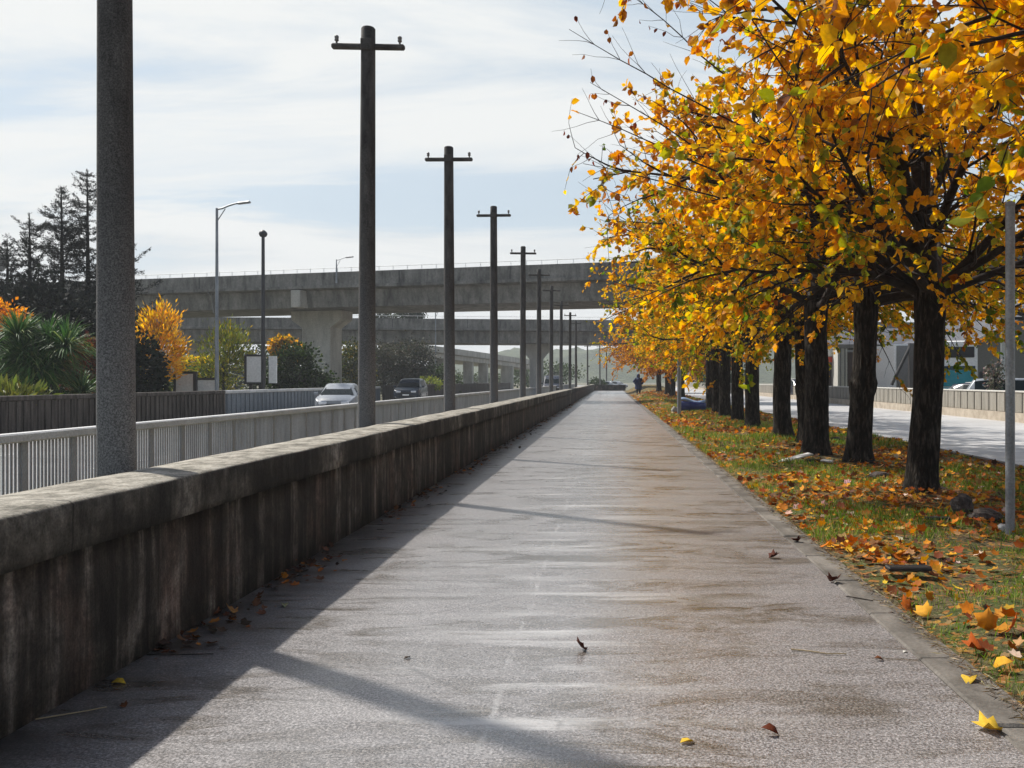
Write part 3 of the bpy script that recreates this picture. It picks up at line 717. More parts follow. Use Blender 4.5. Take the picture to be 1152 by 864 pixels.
# ------------------------------------------------------------------ vehicles
def vehicle(lab, name, cat, body, stations, wheels, rot, loc, group=None, st_roof=True):
    """stations: (y, z bottom, z belt, z roof, half width bottom, half width belt, half width roof)"""
    t = thing(name, lab, cat, loc, rot, group)
    rings = []
    for (y, zb, zt, zr, wb, wt, wr) in stations:
        half = [(wb*.86, zb), (wb, zb+.09), (wt+.02, (zb+zt)*.55), (wt, zt), (wr, zr-.05), (wr*.82, zr)]
        ring = [Vector((x, y, z)) for x, z in half] + [Vector((-x, y, z)) for x, z in reversed(half)]
        rings.append(ring)
    b = MB(); b.loft(rings, smooth=True); o = b.build('body', body, t)
    md = o.modifiers.new('soft', 'BEVEL'); md.width = .03; md.segments = 2; md.limit_method = 'ANGLE'; md.angle_limit = R(35)
    # glazing, a little proud of the body
    def quad(i, j, where):
        A, Bs = stations[i], stations[j]; b = MB(); off = .012
        if where == 'front':
            q = [Vector((-A[5]*.86, A[0], A[3]+.02)), Vector((A[5]*.86, A[0], A[3]+.02)), Vector((Bs[6]*.86, Bs[0], Bs[3]-.035)), Vector((-Bs[6]*.86, Bs[0], Bs[3]-.035))]
            nrm = (q[1]-q[0]).cross(q[3]-q[0]).normalized()
            if nrm.z < 0: nrm = -nrm
        else:
            s = where
            q = [Vector((s*(A[5]-.01), A[0], A[2]+.05)), Vector((s*(Bs[5]-.01), Bs[0], Bs[2]+.05)), Vector((s*(Bs[6]+.015), Bs[0], Bs[3]-.1)), Vector((s*(A[6]+.015), A[0], A[3]-.1))]
            nrm = Vector((s, 0, .25)).normalized()
        vs = [p+nrm*off for p in q]+[p-nrm*.02 for p in q]
        b.add(vs, [(0,1,2,3),(7,6,5,4),(0,4,5,1),(1,5,6,2),(2,6,7,3),(3,7,4,0)]); return b
    fr = wheels['glass']
    quad(*fr['wind'], 'front').build('windscreen', M['glass'], t)
    for (i, j) in fr['side']:
        for s in (-1, 1): quad(i, j, s).build('side_window', M['glass'], t)
    for (x, y, r) in wheels['w']:
        b = MB(); mt = Matrix.Rotation(R(90), 4, 'Y')
        b.lathe([(r*.6,-.1),(r*.93,-.1),(r,-.06),(r,.06),(r*.93,.1),(r*.6,.1)], (x,y,r), 20, mat=mt); wl = b.build('wheel', M['rubber'], t)
        b = MB(); b.lathe([(.03,-.085),(r*.58,-.105),(r*.6,.105),(.03,.085)], (x,y,r), 12, mat=mt); b.build('rim', M['rim'], wl)
    if body.name in ('car_blue', 'car_dark') and st_roof:
        A, Bs = stations[4], stations[6]
        rr = [[Vector((x*s_[6]*.84, s_[0], s_[3]+zz)) for x, zz in ((-1,.004),(-.96,.03),(0,.045),(.96,.03),(1,.004))] for s_ in stations[4:6]]
        b = MB(); b.loft(rr); b.build('roof_panel', M['offwhite'], t)
    y0 = stations[0][0]; wb = stations[0][5]; zm = stations[0][2]
    for s in (-1, 1):
        b = MB(); b.bbox((s*(wb-.22), y0-.005, zm-.06), (.36,.06,.13), .03); b.build('headlight', M['lamp'], t)
        iw = fr['wind'][0]; b = MB(); b.bbox((s*(stations[iw][5]+.11), stations[iw][0]+.25, stations[iw][2]+.1), (.2,.1,.14), .03); b.build('mirror', body, t)
    b = MB(); b.bbox((0, y0-.012, zm-.17), (wb*1.0,.05,.14), .02); b.build('grille', M['black'], t)
    b = MB(); b.bbox((0, y0-.03, stations[0][1]+.12), (wb*1.6,.06,.12), .02); b.build('lower_intake', M['black'], t)
    b = MB(); b.bbox((0, y0-.055, zm-.29), (.46,.02,.10), .004); b.build('number_plate', M['white'], t)
    return t
hatch = [(-2.05,.32,.66,.70,.70,.70,.62),(-1.85,.24,.80,.84,.84,.82,.70),(-1.1,.2,.90,.95,.87,.85,.72),(-.45,.2,.94,1.37,.88,.87,.60),(-.1,.2,.95,1.46,.88,.87,.62),(.9,.2,.96,1.47,.88,.87,.62),(1.55,.2,.97,1.40,.88,.86,.60),(2.0,.28,.95,1.02,.84,.80,.66)]
hg = {'glass': {'wind': (2,3), 'side': [(3,4),(4,5),(5,6)]}, 'w': [(s*.80,y,.31) for s in (-1,1) for y in (-1.3,1.28)]}
suv = [(-2.2,.38,.85,.90,.75,.76,.66),(-2.0,.30,.98,1.02,.90,.88,.76),(-1.15,.28,1.05,1.12,.93,.91,.80),(-.6,.28,1.10,1.58,.94,.92,.70),(-.2,.28,1.10,1.70,.94,.92,.72),(1.2,.28,1.12,1.72,.94,.92,.72),(1.95,.28,1.12,1.66,.94,.91,.70),(2.25,.36,1.05,1.20,.88,.86,.70)]
sg = {'glass': {'wind': (2,3), 'side': [(3,4),(4,5),(5,6)]}, 'w': [(s*.84,y,.35) for s in (-1,1) for y in (-1.4,1.4)]}
van = [(-2.6,.35,.95,1.0,.80,.82,.74),(-2.4,.3,1.1,1.15,.96,.94,.84),(-1.9,.28,1.2,1.3,.98,.97,.86),(-1.2,.28,1.25,1.98,.99,.98,.82),(-.8,.28,1.25,2.1,.99,.98,.86),(2.3,.28,1.25,2.12,.99,.98,.86),(2.6,.33,1.22,2.0,.97,.96,.84)]
vg = {'glass': {'wind': (2,3), 'side': [(3,4)]}, 'w': [(s*.88,y,.34) for s in (-1,1) for y in (-1.7,1.7)]}
def veh(px, Z, lab, body, st, gl, rot=0, name='car', cat='car', g='cars on the left road'):
    return vehicle(lab, name, cat, body, st, gl, rot, ((px-VX)*Z/F, Z, .0), g)
veh(383, 41.5, 'silver car coming towards the camera just left of the second pole', M['carwhite'], hatch, hg, R(9))
veh(462.5, 66, 'dark blue people carrier with pale roof between the second and third poles', M['carblue'], suv, sg, R(3))
veh(622, 92, 'dark van with white roof behind the sixth pole', M['cardark'], van, vg, R(3), 'van', 'van')
veh(684, 158, 'silver car parked beyond the end wall of the footpath', M['carsilver'], hatch, hg, R(75), g='cars beyond the end wall')
veh(694, 172, 'small white car right of the silver one beyond the end wall', M['carwhite'], hatch, hg, R(60), g='cars beyond the end wall')
veh(1110, 46, 'black car with pale roof rail behind the barrier in front of the grey warehouse', M['cardark'], hatch, hg, R(40), g='cars behind the right barrier')
veh(1147, 41, 'pale silver car behind the barrier at the right edge', M['carsilver'], suv, sg, R(70), g='cars behind the right barrier')
veh(897, 78, 'dark car far behind the barrier between two trunks', M['cardark'], suv, sg, R(20), g='cars behind the right barrier')
# coach
p = P(1073,400,51); t = thing('coach', 'white coach with teal lower front beside the grey warehouse', 'coach', (p.x,51,0), -math.atan(.375))
Wd = 1.27; Hh = 3.88
prof = [(-Wd,.35),(Wd,.35),(Wd,3.5),(Wd-.12,3.78),(Wd-.4,Hh),(-Wd+.4,Hh),(-Wd+.12,3.78),(-Wd,3.5)]
b = MB(); b.loft([[Vector((x*s_x,y,.35+(z-.35)*s_z)) for x, z in prof] for y, s_x, s_z in ((0,.97,.985),(.15,1,1),(10,1,1),(10.1,.98,.99))], smooth=False); bd = b.build('body', M['white'], t)
b = MB(); b.bbox((0,-.02,3.22),(2.2,.07,.62),.05); b.build('destination_screen', M['black'], t)
b = MB(); b.bbox((0,-.02,1.72),(2.26,.07,.95),.05); b.build('windscreen', M['teal'], t)
b = MB(); b.bbox((0,-.018,2.32),(2.3,.055,.22),.02); b.build('dark_band', M['tealdark'], t)
b = MB(); b.bbox((0,-.02,.85),(2.3,.07,.7),.03); b.build('front_panel', M['teal'], t)
for s in (-1,1):
    b = MB(); b.bbox((s*.9,-.07,.75),(.3,.05,.16),.02); b.build('headlight', M['lamp'], t)
    b = MB(); b.bbox((s*1.45,-.2,1.8),(.2,.16,.62),.04); b.build('mirror', M['black'], t)
    for k in range(5):
        b = MB(); b.bbox((s*1.275,1.6+k*1.8,2.3),(.03,1.6,.9),.01); b.build('side_window', M['glass'], t)
    for yy in (1.9,7.6):
        b = MB(); b.lathe([(.25,-.13),(.46,-.12),(.48,0),(.46,.12),(.25,.13)], (s*1.13,yy,.48), 18, mat=Matrix.Rotation(R(90),4,'Y')); b.build('wheel', M['rubber'], t)
# box truck
t = thing('box_truck', 'plain white box truck behind the barrier with a dark ramp leaning in front', 'truck', (18.3,57.5,0))
b = MB(); b.bbox((1.22,2.1,2.5),(2.44,4.2,2.9),.04); b.build('cargo_box', M['white'], t)
b = MB(); b.bbox((1.22,2.6,.8),(2.0,6.0,.35),.03); b.build('chassis', M['black'], t)
b = MB(); b.bbox((1.22,5.3,1.75),(2.2,1.9,2.2),.15); b.build('cab', M['white'], t)
b = MB(); b.bbox((1.22,-.03,2.5),(2.2,.04,2.7),.01); b.build('rear_door', M['greywall'], t)
for s in (.25,2.2):
    for yy in (.9,5.2):
        b = MB(); b.lathe([(.2,-.12),(.44,-.12),(.46,0),(.44,.12),(.2,.12)], (s,yy,.46), 16, mat=Matrix.Rotation(R(90),4,'Y')); b.build('wheel', M['rubber'], t)
p0 = P(1003,431,54.5); p1 = P(1025,388,54.5)
t = thing('leaning_beam', 'dark steel beam leaning diagonally before the box truck', 'beam', (p0.x,p0.y,0)); d = (p1-p0)
b = MB(); b.tube([(0,0,p0.z-.1), (d.x,0,p1.z)], .10, 6); b.build('beam', M['black'], t)
b = MB(); b.box((d.x-.15,-.15,-.1),(d.x+.15,.15,p1.z+.1)); b.build('upright', M['dark'], t)
b = MB(); b.box((-.5,-.4,-.05),(d.x+.6,.4,.12)); b.build('footing', M['greywall'], t)
# beams at the very right (open canopy)
t = thing('canopy', 'black steel canopy roof against the warehouse at the right edge', 'canopy', (27.6,58,0))
b = MB(); 
for k in range(3): b.box((0,-.2+k*1.5,5.05+.35*k),(4.5,.0+k*1.5,5.25+.35*k))
b.build('beam', M['black'], t)
b = MB(); b.add([(-.1,-.4,5.3),(4.6,-.4,5.3),(4.6,3.4,6.4),(-.1,3.4,6.4),(-.1,-.4,5.42),(4.6,-.4,5.42),(4.6,3.4,6.52),(-.1,3.4,6.52)], [(0,3,2,1),(4,5,6,7),(0,1,5,4),(1,2,6,5),(2,3,7,6),(3,0,4,7)]); b.build('roof', M['roofdark'], t)
for s in (1.2,4.4):
    b = MB(); b.box((s-.08,1.2,-.1),(s+.08,1.36,5.5)); b.build('leg', M['black'], t)

# ------------------------------------------------------------------ avenue trees
PAL = dict(gold=(.76,.365,.012), yellow=(.82,.49,.025), orange=(.70,.27,.012), olive=(.30,.30,.03), green=(.12,.19,.02), brown=(.30,.10,.022), rust=(.16,.035,.015), amber=(.58,.27,.02))
names_ = list(PAL); parr = np.array([PAL[k] for k in names_])
def bend(start, d, L, n, droop, wig, rl):
    pts = [start]; d = d.normalized(); st = L/n
    for i in range(n):
        d = (d + Vector((rl.gauss(0,wig), rl.gauss(0,wig), rl.gauss(0,wig)-droop*(i/n)))).normalized()
        pts.append(pts[-1]+d*st)
    return pts
def make_tree(seed, H=9.2, spread=4.4, fork=2.75, r0=.22, leafs=1.0, mix='gold', lean=(.08,0), knob=False, limbs=None, lsize=.095, low=.7, shoots=()):
    rl = random.Random(seed); nr = np.random.default_rng(seed)
    root = thing('avenue_tree', 'tree', 'tree', (0,0,0), 0, 'autumn trees along the verge')
    # trunk, with flare, ridges
    tb = MB(); K = 40; rings = []; zs = [-.15,-.02,.05,.15,.3,.5]+[.5+.12*i for i in range(1, int((fork-.5)/.12)+4)]
    for z in zs:
        fl = 1+.35*math.exp(-max(z,0)/.16)+.12*math.exp(-((z-fork-.1)/.4)**2); base = r0*(1-.10*z/fork)*fl
        cx, cy = lean[0]*z/fork+.015*math.sin(z*2+seed), lean[1]*z/fork; ring = []
        for j in range(K):
            a = 2*math.pi*j/K; q = Vector((math.cos(a)*2.6, math.sin(a)*2.6, z*1.1+seed*3.1))
            rr = base*(1+.10*mnoise.noise(q)+.055*mnoise.noise(Vector((math.cos(a)*11, math.sin(a)*11, z*2.2+seed))))
            rr *= 1+.06*math.exp(-max(z,0)/.2)*math.sin(a*5+seed)
            if knob: rr *= 1+.17*math.exp(-((z-1.42)/.13)**2)*(1+.4*math.cos(a*2+.5))
            ring.append(Vector((cx+rr*math.cos(a), cy+rr*math.sin(a), z)))
        rings.append(ring)
    tb.loft(rings, smooth=True); tb.build('trunk', M['bark'], root)
    top = Vector((lean[0], lean[1], fork)); br = MB(); tw = []
    if limbs is None:
        limbs = []; nl = 9; a0 = rl.uniform(0, 6.28)
        for i in range(nl):
            el = [8, 22, 38, 16, 30, 50, 12, 26, 60][i]+rl.uniform(-5,5)
            limbs.append((a0+i*2.4, el, spread*(1.08-.0035*el)*rl.uniform(.88,1.1), rl.uniform(-.15,.4)+(.012*el)))
    # leader
    lead = bend(top-Vector((0,0,.1)), Vector((rl.gauss(0,.1), rl.gauss(0,.1), 1)), H-fork-1.2, 9, 0, .07, rl)
    n = len(lead); br.tube(lead, [r0*.62*(1-i/n)**.8+.012 for i in range(n)], 10)
    paths = [(lead, r0*.5)]
    for (az, el, L, up) in limbs:
        s = top+Vector((0,0,up)); f = min(max((up)/((H-fork)*.9),0),.6); s = lead[min(int(f*9)+0, 8)].lerp(lead[min(int(f*9)+1,9)], .3) if up > .3 else s
        d = Vector((math.cos(az)*math.cos(R(el)), math.sin(az)*math.cos(R(el)), math.sin(R(el))))
        pts = bend(s, d, L, 9, -.02 if el < 25 else .06, .085, rl); r1 = r0*(.34 if el < 35 else .30)*rl.uniform(.8,1.15)
        br.tube(pts, [r1*(1-i/9)**1.25+.007 for i in range(10)], 8); paths.append((pts, r1))
    nl_ = len(paths)
    for pi, (pts, r1) in enumerate(paths):
        n2 = 15 if pi else 22
        for k in range(n2):
            f = .16+.84*k/n2; i = min(int(f*(len(pts)-1)), len(pts)-2); s = pts[i].lerp(pts[i+1], f*(len(pts)-1)-i)
            d0 = (pts[i+1]-pts[i]).normalized(); side = d0.orthogonal().normalized(); side.rotate(Matrix.Rotation(rl.uniform(0,6.28), 3, d0))
            d = (d0*rl.uniform(.5,1.0)+side*rl.uniform(.6,1.0)).normalized(); d.z = d.z*.7+rl.uniform(-.12,.18)
            L = rl.uniform(1.1,2.1)*(1.15-.5*f)*spread/4.4
            if pi == 0: L *= 1.35*(1.1-.5*f); d.z += .1
            sub = bend(s, d, L, 6, .05, .12, rl); br.tube(sub, [max(.022*(1-q/7), .005) for q in range(7)], 5, cap=False)
            for m in range(7):
                g = .15+.85*m/6; a = min(int(g*6), 5); s3 = sub[a].lerp(sub[a+1], g*6-a) if g < 1 else sub[-1]
                dd = (sub[a+1]-sub[a]).normalized(); sd = dd.orthogonal().normalized(); sd.rotate(Matrix.Rotation(rl.uniform(0,6.28), 3, dd))
                d3 = (dd*rl.uniform(.5,1)+sd*rl.uniform(.4,.9)); d3.z -= rl.uniform(-.1,.3)
                tp = bend(s3, d3, rl.uniform(.35,.8), 4, .08, .16, rl); br.tube(tp, [.006,.005,.004,.003,.0022], 3, cap=False); tw.append(tp)
    shoot_tw = []
    for (ss, ee) in shoots:
        ss, ee = Vector(ss), Vector(ee); d = ee-ss; L = d.length; pts = bend(ss, d, L, 8, .0, .05, rl); off = ee-pts[-1]; pts = [p+off*(i/8)**1.5 for i, p in enumerate(pts)]
        br.tube(pts, [.013*(1-q/9)+.002 for q in range(9)], 5, cap=False)
        for q in range(2, 8):
            for _ in range(2):
                dd = (pts[q+1]-pts[q]).normalized(); sd = dd.orthogonal(); sd.rotate(Matrix.Rotation(rl.uniform(0,6.28),3,dd)); e = bend(pts[q], dd*.9+sd*.5, rl.uniform(.25,.7), 4, .0, .14, rl)
                br.tube(e, [.005,.004,.003,.0025,.002], 3, cap=False)
                if rl.random() < .45: shoot_tw.append(e)
    # long almost bare shoots past the crown
    for k in range(26):
        az = rl.uniform(2.2, 4.3) if k < 17 else rl.uniform(0, 6.28); pts = paths[rl.randrange(0, len(paths))][0]; s = pts[rl.randint(5, len(pts)-1)]
        d = Vector((math.cos(az), math.sin(az), rl.uniform(.0,.7))); L = rl.uniform(1.2, 2.2)
        if math.hypot(s.x+d.x*L, s.y+d.y*L) > spread*1.25: L *= .6
        sh = bend(s, d, L, 6, .02, .12, rl); br.tube(sh, [max(.010*(1-q/7),.003) for q in range(7)], 4, cap=False)
        for q in range(1, 6):
            dd = (sh[q+1]-sh[q]).normalized(); sd = dd.orthogonal(); sd.rotate(Matrix.Rotation(rl.uniform(0,6.28),3,dd)); e = bend(sh[q], dd*.8+sd*.6, rl.uniform(.2,.55), 4, .0, .15, rl)
            br.tube(e, [.004,.0035,.003,.0025,.002], 3, cap=False)
            if rl.random() < .3: tw.append(e)
    br.build('branches', M['twig'], root)
    pos = []; dr = []; col = []; sz = []
    gi = {k: i for i, k in enumerate(names_)}
    for tp in tw:
        c = tp[2]; hfac = (c.z-2.2)/(H-2.5); rad = math.hypot(c.x, c.y)/spread
        clump = mnoise.noise(c*.55+Vector((seed*7,0,0))); 
        if mix == 'gold': w = dict(gold=4.2,yellow=2.6,orange=.3,amber=1.0,olive=.6,brown=.05)
        elif mix == 'green': w = dict(gold=2.6,yellow=2.4,amber=1.0,olive=1.6,green=.5,orange=.2)
        else: w = dict(amber=2.4,orange=1.3,gold=1.7,brown=1.5,rust=.4)
        lowf = max(0, 1-hfac*2.4)
        if mix != 'brown': w['olive'] = w.get('olive',0)+lowf*3.4*low+max(0,clump)*3*low; w['green'] = w.get('green',0)+lowf*2.2*low*(1.5-rad); w['yellow'] += lowf*1.6
        if rad > .85 or hfac > .9: w['brown'] = w.get('brown',0)+1.2*max(0,rad-.75)*4; w['orange'] = w.get('orange',0)+.6
        ww = np.zeros(len(names_)); 
        for k_, v_ in w.items(): ww[gi[k_]] = v_
        ww = ww**1.0/ww.sum(); fav = nr.choice(len(ww), p=ww)
        if rad*spread < 1.9 and c.z < fork+2.1 and rl.random() < .88: continue
        bare = (rad > .88 or hfac > .8) and rl.random() < .55
        nlv = int((3 if bare else rl.randint(13,21))*leafs*(1+.35*clump))
        for _ in range(nlv):
            g = rl.random()**.8*4; a = min(int(g), 3); p = tp[a].lerp(tp[a+1], g-a); d0 = (tp[a+1]-tp[a]).normalized()
            dv = d0*.5+Vector((rl.gauss(0,.6), rl.gauss(0,.6), rl.gauss(-.35,.5)))
            pos.append(tuple(p)); dr.append(tuple(dv)); col.append(fav if rl.random() < .62 else nr.choice(len(ww), p=ww)); sz.append(lsize*rl.choice((.6,.8,.95,1.05,1.2,1.45))*rl.uniform(.85,1.1))
    for tp in shoot_tw:
        for _ in range(rl.randint(1,3)):
            pos.append(tuple(tp[rl.randint(2,4)])); dr.append((rl.gauss(0,.3), rl.gauss(0,.3), -1)); col.append(gi['rust'] if rl.random() < .6 else gi['brown']); sz.append(.085*rl.uniform(.7,1.2))
    n = len(pos); cols = parr[np.array(col)]*(1+nr.normal(0,.16,(n,1)))*(1+nr.normal(0,.05,(n,3)))
    scatter_mesh('foliage', M['leaf'], np.array(pos), np.array(dr), np.array(sz), np.clip(cols,.004,.92), 'leaf', 1.15, root, nr)
    return root
limbs1 = [(0.02, 24, 4.2, .05), (2.6, 28, 4.3, .05), (3.25, 40, 4.1, .45), (3.75, 10, 3.9, .3), (3.95, 24, 4.4, .5), (4.0, 52, 4.6, .9), (5.35, 30, 4.6, .35), (4.25, 36, 5.0, 1.1), (4.75, 52, 4.8, 1.2), (3.3, 14, 3.6, .1), (4.1, 36, 5.0, 1.4), (5.6, 36, 4.4, .6), (1.2, 25, 3.8, .5), (2.0, 40, 4.2, .8), (2.95, 32, 5.0, 1.1), (.6, 55, 4, 1.3), (4.45,58,4.6,1.6)]
trees = []
tA = make_tree(11, 9.0, 4.4, 2.65, .215, 1.0, 'gold', (.12,0), limbs=limbs1, lsize=.105, low=.6, shoots=[((-2.3,-1.0,4.6),(-4.85,-1.5,5.85)),((-2.2,-1.2,4.9),(-4.2,-1.6,6.3)),((-2.6,-.8,4.2),(-4.6,-1.2,5.3)),((-2.4,-.6,3.8),(-4.7,-.9,4.35)),((-1.8,-1.4,5.2),(-3.6,-2.0,6.4)),((-2.6,-1.2,4.0),(-4.75,-1.8,4.75))])
tF = make_tree(91, 8.8, 4.2, 2.8, .23, .9, 'gold', (0,0), lsize=.115, low=.4, limbs=[(3.66, 9, 4.7, .15), (3.95, 15, 4.7, .4), (3.25, 12, 5.0, .3), (2.9, 30, 4.4, .6), (4.6, 25, 4.0, .4), (1.2, 25, 4.0, .3), (0.2, 30, 4.0, .5), (5.5, 35, 4.0, .7), (3.5, 34, 4.8, 1.1)])
tB = make_tree(23, 9.4, 4.5, 2.9, .225, 1.0, 'gold', (.14,0), knob=True, low=.6)
tC = make_tree(37, 9.9, 4.6, 2.95, .25, 1.15, 'green', (.03,.02), low=1.2)
tD = make_tree(53, 10.3, 4.7, 2.95, .24, 1.25, 'green', (0,.03), low=.9, lsize=.10)
tE = make_tree(71, 9.4, 4.9, 2.5, .25, 1.5, 'brown', (0,0), low=0, lsize=.12)
T = [ (tA,4.33,12.4,0,1), (tB,4.59,16.5,0,1), (tC,4.23,18.4,.4,1), (tB,4.82,22.0,2.2,.9), (tD,4.6,23.9,0,1), (tC,4.8,30.2,2.5,1.02), (tD,4.94,34.8,1.7,1.0), (tC,4.84,38.0,4.2,1), (tB,5.05,42.4,3.5,1.02), (tD,5.25,47.5,3.6,.98),
      (tE,5.95,75,0,.95), (tE,5.5,80,2.0,1), (tE,5.4,86,4.0,1.0), (tE,4.95,93,5.3,1.05), (tF,5.9,6.6,0,1.0)]
tl = ['tree with the thick furrowed black trunk forked low, nearest standing fully in view', 'tree with a knobbly bulge halfway up its trunk, left of the thick nearest one', 'tree with flared black trunk and a pale slab leaning at its foot', 'thin-trunked tree partly hidden behind the flared trunk',
      'straight dark trunk standing alone, fifth tree from the camera', 'sixth tree of the verge row from the camera, with greenish yellow crown', 'seventh tree of the verge row, trunk close beside the sixth', 'eighth tree of the verge row from the camera', 'ninth tree of the verge row from the camera', 'tenth tree, last trunk before the gap in the row',
      'orange-brown tree beyond the gap, just right of the blue-grey post', 'orange-brown tree beyond the gap, behind the blue-grey post', 'orange-brown tree second from the far end of the row', 'farthest orange-brown tree, nearest the person in navy', 'golden tree standing right of the picture whose branches reach in at the top right']
used = set()
for (src, x, y, rz, s), lab in zip(T, tl):
    z = float(verge_z(x, y))-.0
    if src.name not in used:
        used.add(src.name); o = src; o.location = (x,y,z); o.rotation_euler = (0,0,rz); o.scale = (s,s,s); o['label'] = lab
    else: o = dup(src, (x,y,z), rz, lab, (s,s,s))
    if y > 70: o['group'] = 'orange-brown trees past the gap'

# ------------------------------------------------------------------ background planting
def leafy(name, lab, cat, base, H, rx, rz_c, zc, n, size, pal, w, trunk=.12, group=None, shape='rhomb', mat=None, seed=1, strands=False, clumps=60, tm='bark', spread=.32):
    nr = np.random.default_rng(seed); t = thing(name, lab, cat, base, 0, group)
    b = MB(); rl = random.Random(seed)
    b.tube([(0,0,-.1),(.02,0,zc*.5),(0,.03,zc)], [trunk*1.2, trunk, trunk*.6], 8)
    b.build('trunk', M[tm], t)
    cl = nr.normal(size=(clumps,3)); cl /= np.linalg.norm(cl, axis=1, keepdims=True); cl *= nr.uniform(.45,1,(clumps,1))**.6
    cl = cl*np.array([rx, rx, rz_c]); 
    b = MB()
    for c in cl[:26]: b.tube([(0,0,zc-.3*rz_c), (c[0]*.5,c[1]*.5,zc+c[2]*.4), (c[0]*.95,c[1]*.95,zc+c[2]*.95)], [trunk*.4,trunk*.25,.015], 4, cap=False)
    b.build('branches', M['twig'], t)
    idx = nr.integers(0, clumps, n); pos = cl[idx] + nr.normal(0, spread, (n,3))*np.array([rx, rx, rz_c])*.62
    out = pos/np.array([rx,rx,rz_c]); dirs = out + nr.normal(0,.5,(n,3)) + (np.array([0,0,.9]) if strands else np.array([0,0,-.1]))
    pos[:,2] += zc
    k = pos[:,2] > .05; pos, dirs, idx = pos[k], dirs[k], idx[k]; n = len(pos)
    cols = pick(pal, w, n, nr); cols *= nr.uniform(.65,1.25,(clumps,1))[idx]
    scatter_mesh('foliage', mat or M['green'], pos, dirs, size*nr.uniform(.6,1.3,n), cols, shape, .45 if strands else 1.3, t, nr)
    return t
G = [(.035,.06,.015),(.06,.095,.025),(.02,.035,.012)]
def at(px, Z): return ((px-VX)*Z/F, Z, 0)
leafy('ornamental_tree', 'bright orange-yellow tree right of the nearest pole', 'tree', at(179,42), 4.6, 1.05, 1.75, 3.2, 3800, .26, [(.78,.40,.025),(.82,.50,.04),(.62,.26,.015)], [3,2,1], .08, strands=True, mat=M['leaf'], seed=3, clumps=50, spread=.25)
leafy('ornamental_tree', 'yellow-green feathery tree behind the tall street lamp', 'tree', at(251,50), 4.0, 1.35, 1.7, 2.7, 3600, .26, [(.24,.24,.03),(.14,.18,.03),(.4,.32,.03)], [3,3,1], .08, strands=True, mat=M['green'], seed=4)
leafy('dark_conifer', 'dark drooping conifer between the nearest pole and the orange tree', 'tree', at(158,36), 3.5, .85, 1.6, 1.7, 4200, .2, [(.012,.02,.012),(.025,.035,.015)], [2,1], .1, mat=M['needle'], seed=5)
leafy('red_shrub', 'dark red shrub between the spiky palm-like shrub and the nearest pole', 'shrub', at(99,35), 3, .75, 1.1, 2.0, 2600, .15, [(.12,.015,.012),(.2,.04,.015),(.4,.13,.02),(.05,.05,.02)], [3,1.5,.5,1], .06, seed=6)
leafy('orange_shrub', 'orange flowering shrub top behind the spiky palm-like shrub at the left edge', 'shrub', at(6,37), 4, .8, .5, 4.35, 1300, .15, [(.8,.33,.02),(.7,.22,.01)], [1,1], .08, mat=M['leaf'], seed=7)
leafy('round_tree', 'dark green round tree beside the large white billboard', 'tree', at(331,56), 4.5, 1.65, 1.7, 1.8, 6000, .2, G, [2,1,2], .12, seed=8)
leafy('autumn_tree', 'orange-topped tree behind the dark green round tree left of the pier', 'tree', at(322,60), 4, .95, .8, 3.7, 1900, .2, [(.55,.27,.03),(.35,.22,.03),(.12,.12,.03)], [2,1,1], .1, mat=M['leaf'], seed=9)
leafy('hedge_bush', 'dark green bush topped with yellow behind the small white board', 'shrub', at(222,52), 2.6, 1.4, .9, 1.6, 3400, .17, [(.04,.07,.02),(.07,.1,.03),(.45,.38,.03)], [3,3,1], .08, seed=10)
leafy('yellow_bush', 'small yellow bush between the orange tree and the feathery tree', 'shrub', at(219,56), 2.8, 1.3, .35, 2.75, 1000, .15, [(.6,.45,.03),(.6,.25,.03)], [3,1], .05, mat=M['leaf'], seed=11)
leafy('background_tree', 'olive tree seen just right of the big overpass pier', 'tree', at(396,82), 6, 1.7, 1.9, 3.2, 3600, .24, [(.10,.12,.03),(.05,.07,.02),(.3,.24,.05)], [3,2,1], .12, seed=12)
leafy('background_tree', 'grey-brown bare-looking tree left of the people carrier', 'tree', at(432,92), 6, 2.3, 2.4, 3.0, 5000, .24, [(.08,.075,.05),(.05,.055,.035)], [1,1], .18, seed=13)
leafy('background_tree', 'grey-brown tree above the people carrier under the far overpass', 'tree', at(464,96), 6, 2.3, 2.3, 3.4, 5000, .24, [(.08,.075,.05),(.04,.05,.03)], [1,1], .18, seed=14)
leafy('background_tree', 'dark green tree left of the third pole in front of the curved ramp', 'tree', at(487,100), 4, 2.3, 1.4, 1.7, 4000, .24, G, [2,2,1], .15, seed=15)
leafy('yellow_bush', 'small lime-yellow bush right of the people carrier', 'shrub', at(483,86), 1.9, 1.1, .6, 1.3, 900, .18, [(.32,.36,.05),(.2,.25,.04)], [1,1], .05, seed=16)
leafy('low_bush', 'low dark bush at the foot of the dark green round tree', 'shrub', at(352,60), 2, 1.5, .8, 1.1, 2400, .18, G, [1,2,1], .06, seed=17)
leafy('potted_shrub', 'straggly grey-green shrub before the warehouse at the right', 'shrub', at(1120,39), 2.4, .38, .75, 1.75, 420, .13, [(.10,.11,.07),(.18,.17,.13),(.3,.2,.18)], [2,1,1], .05, seed=18)
leafy('background_tree', 'distant tree behind the far end of the barrier', 'tree', at(812,150), 6, 4, 3, 4, 3500, .4, G, [1,1,1], .2, seed=19)
leafy('background_tree', 'orange street tree glimpsed far beyond the barrier', 'tree', at(790,165), 5, 2, 2, 3.6, 1600, .4, [(.5,.24,.04),(.3,.2,.05)], [1,1], .15, mat=M['leaf'], seed=20)
leafy('background_tree', 'dark bush beside the parked cars past the end wall', 'shrub', at(672,150), 2.6, 1.3, .8, 1.1, 1200, .25, G, [1,1,2], .08, seed=21)
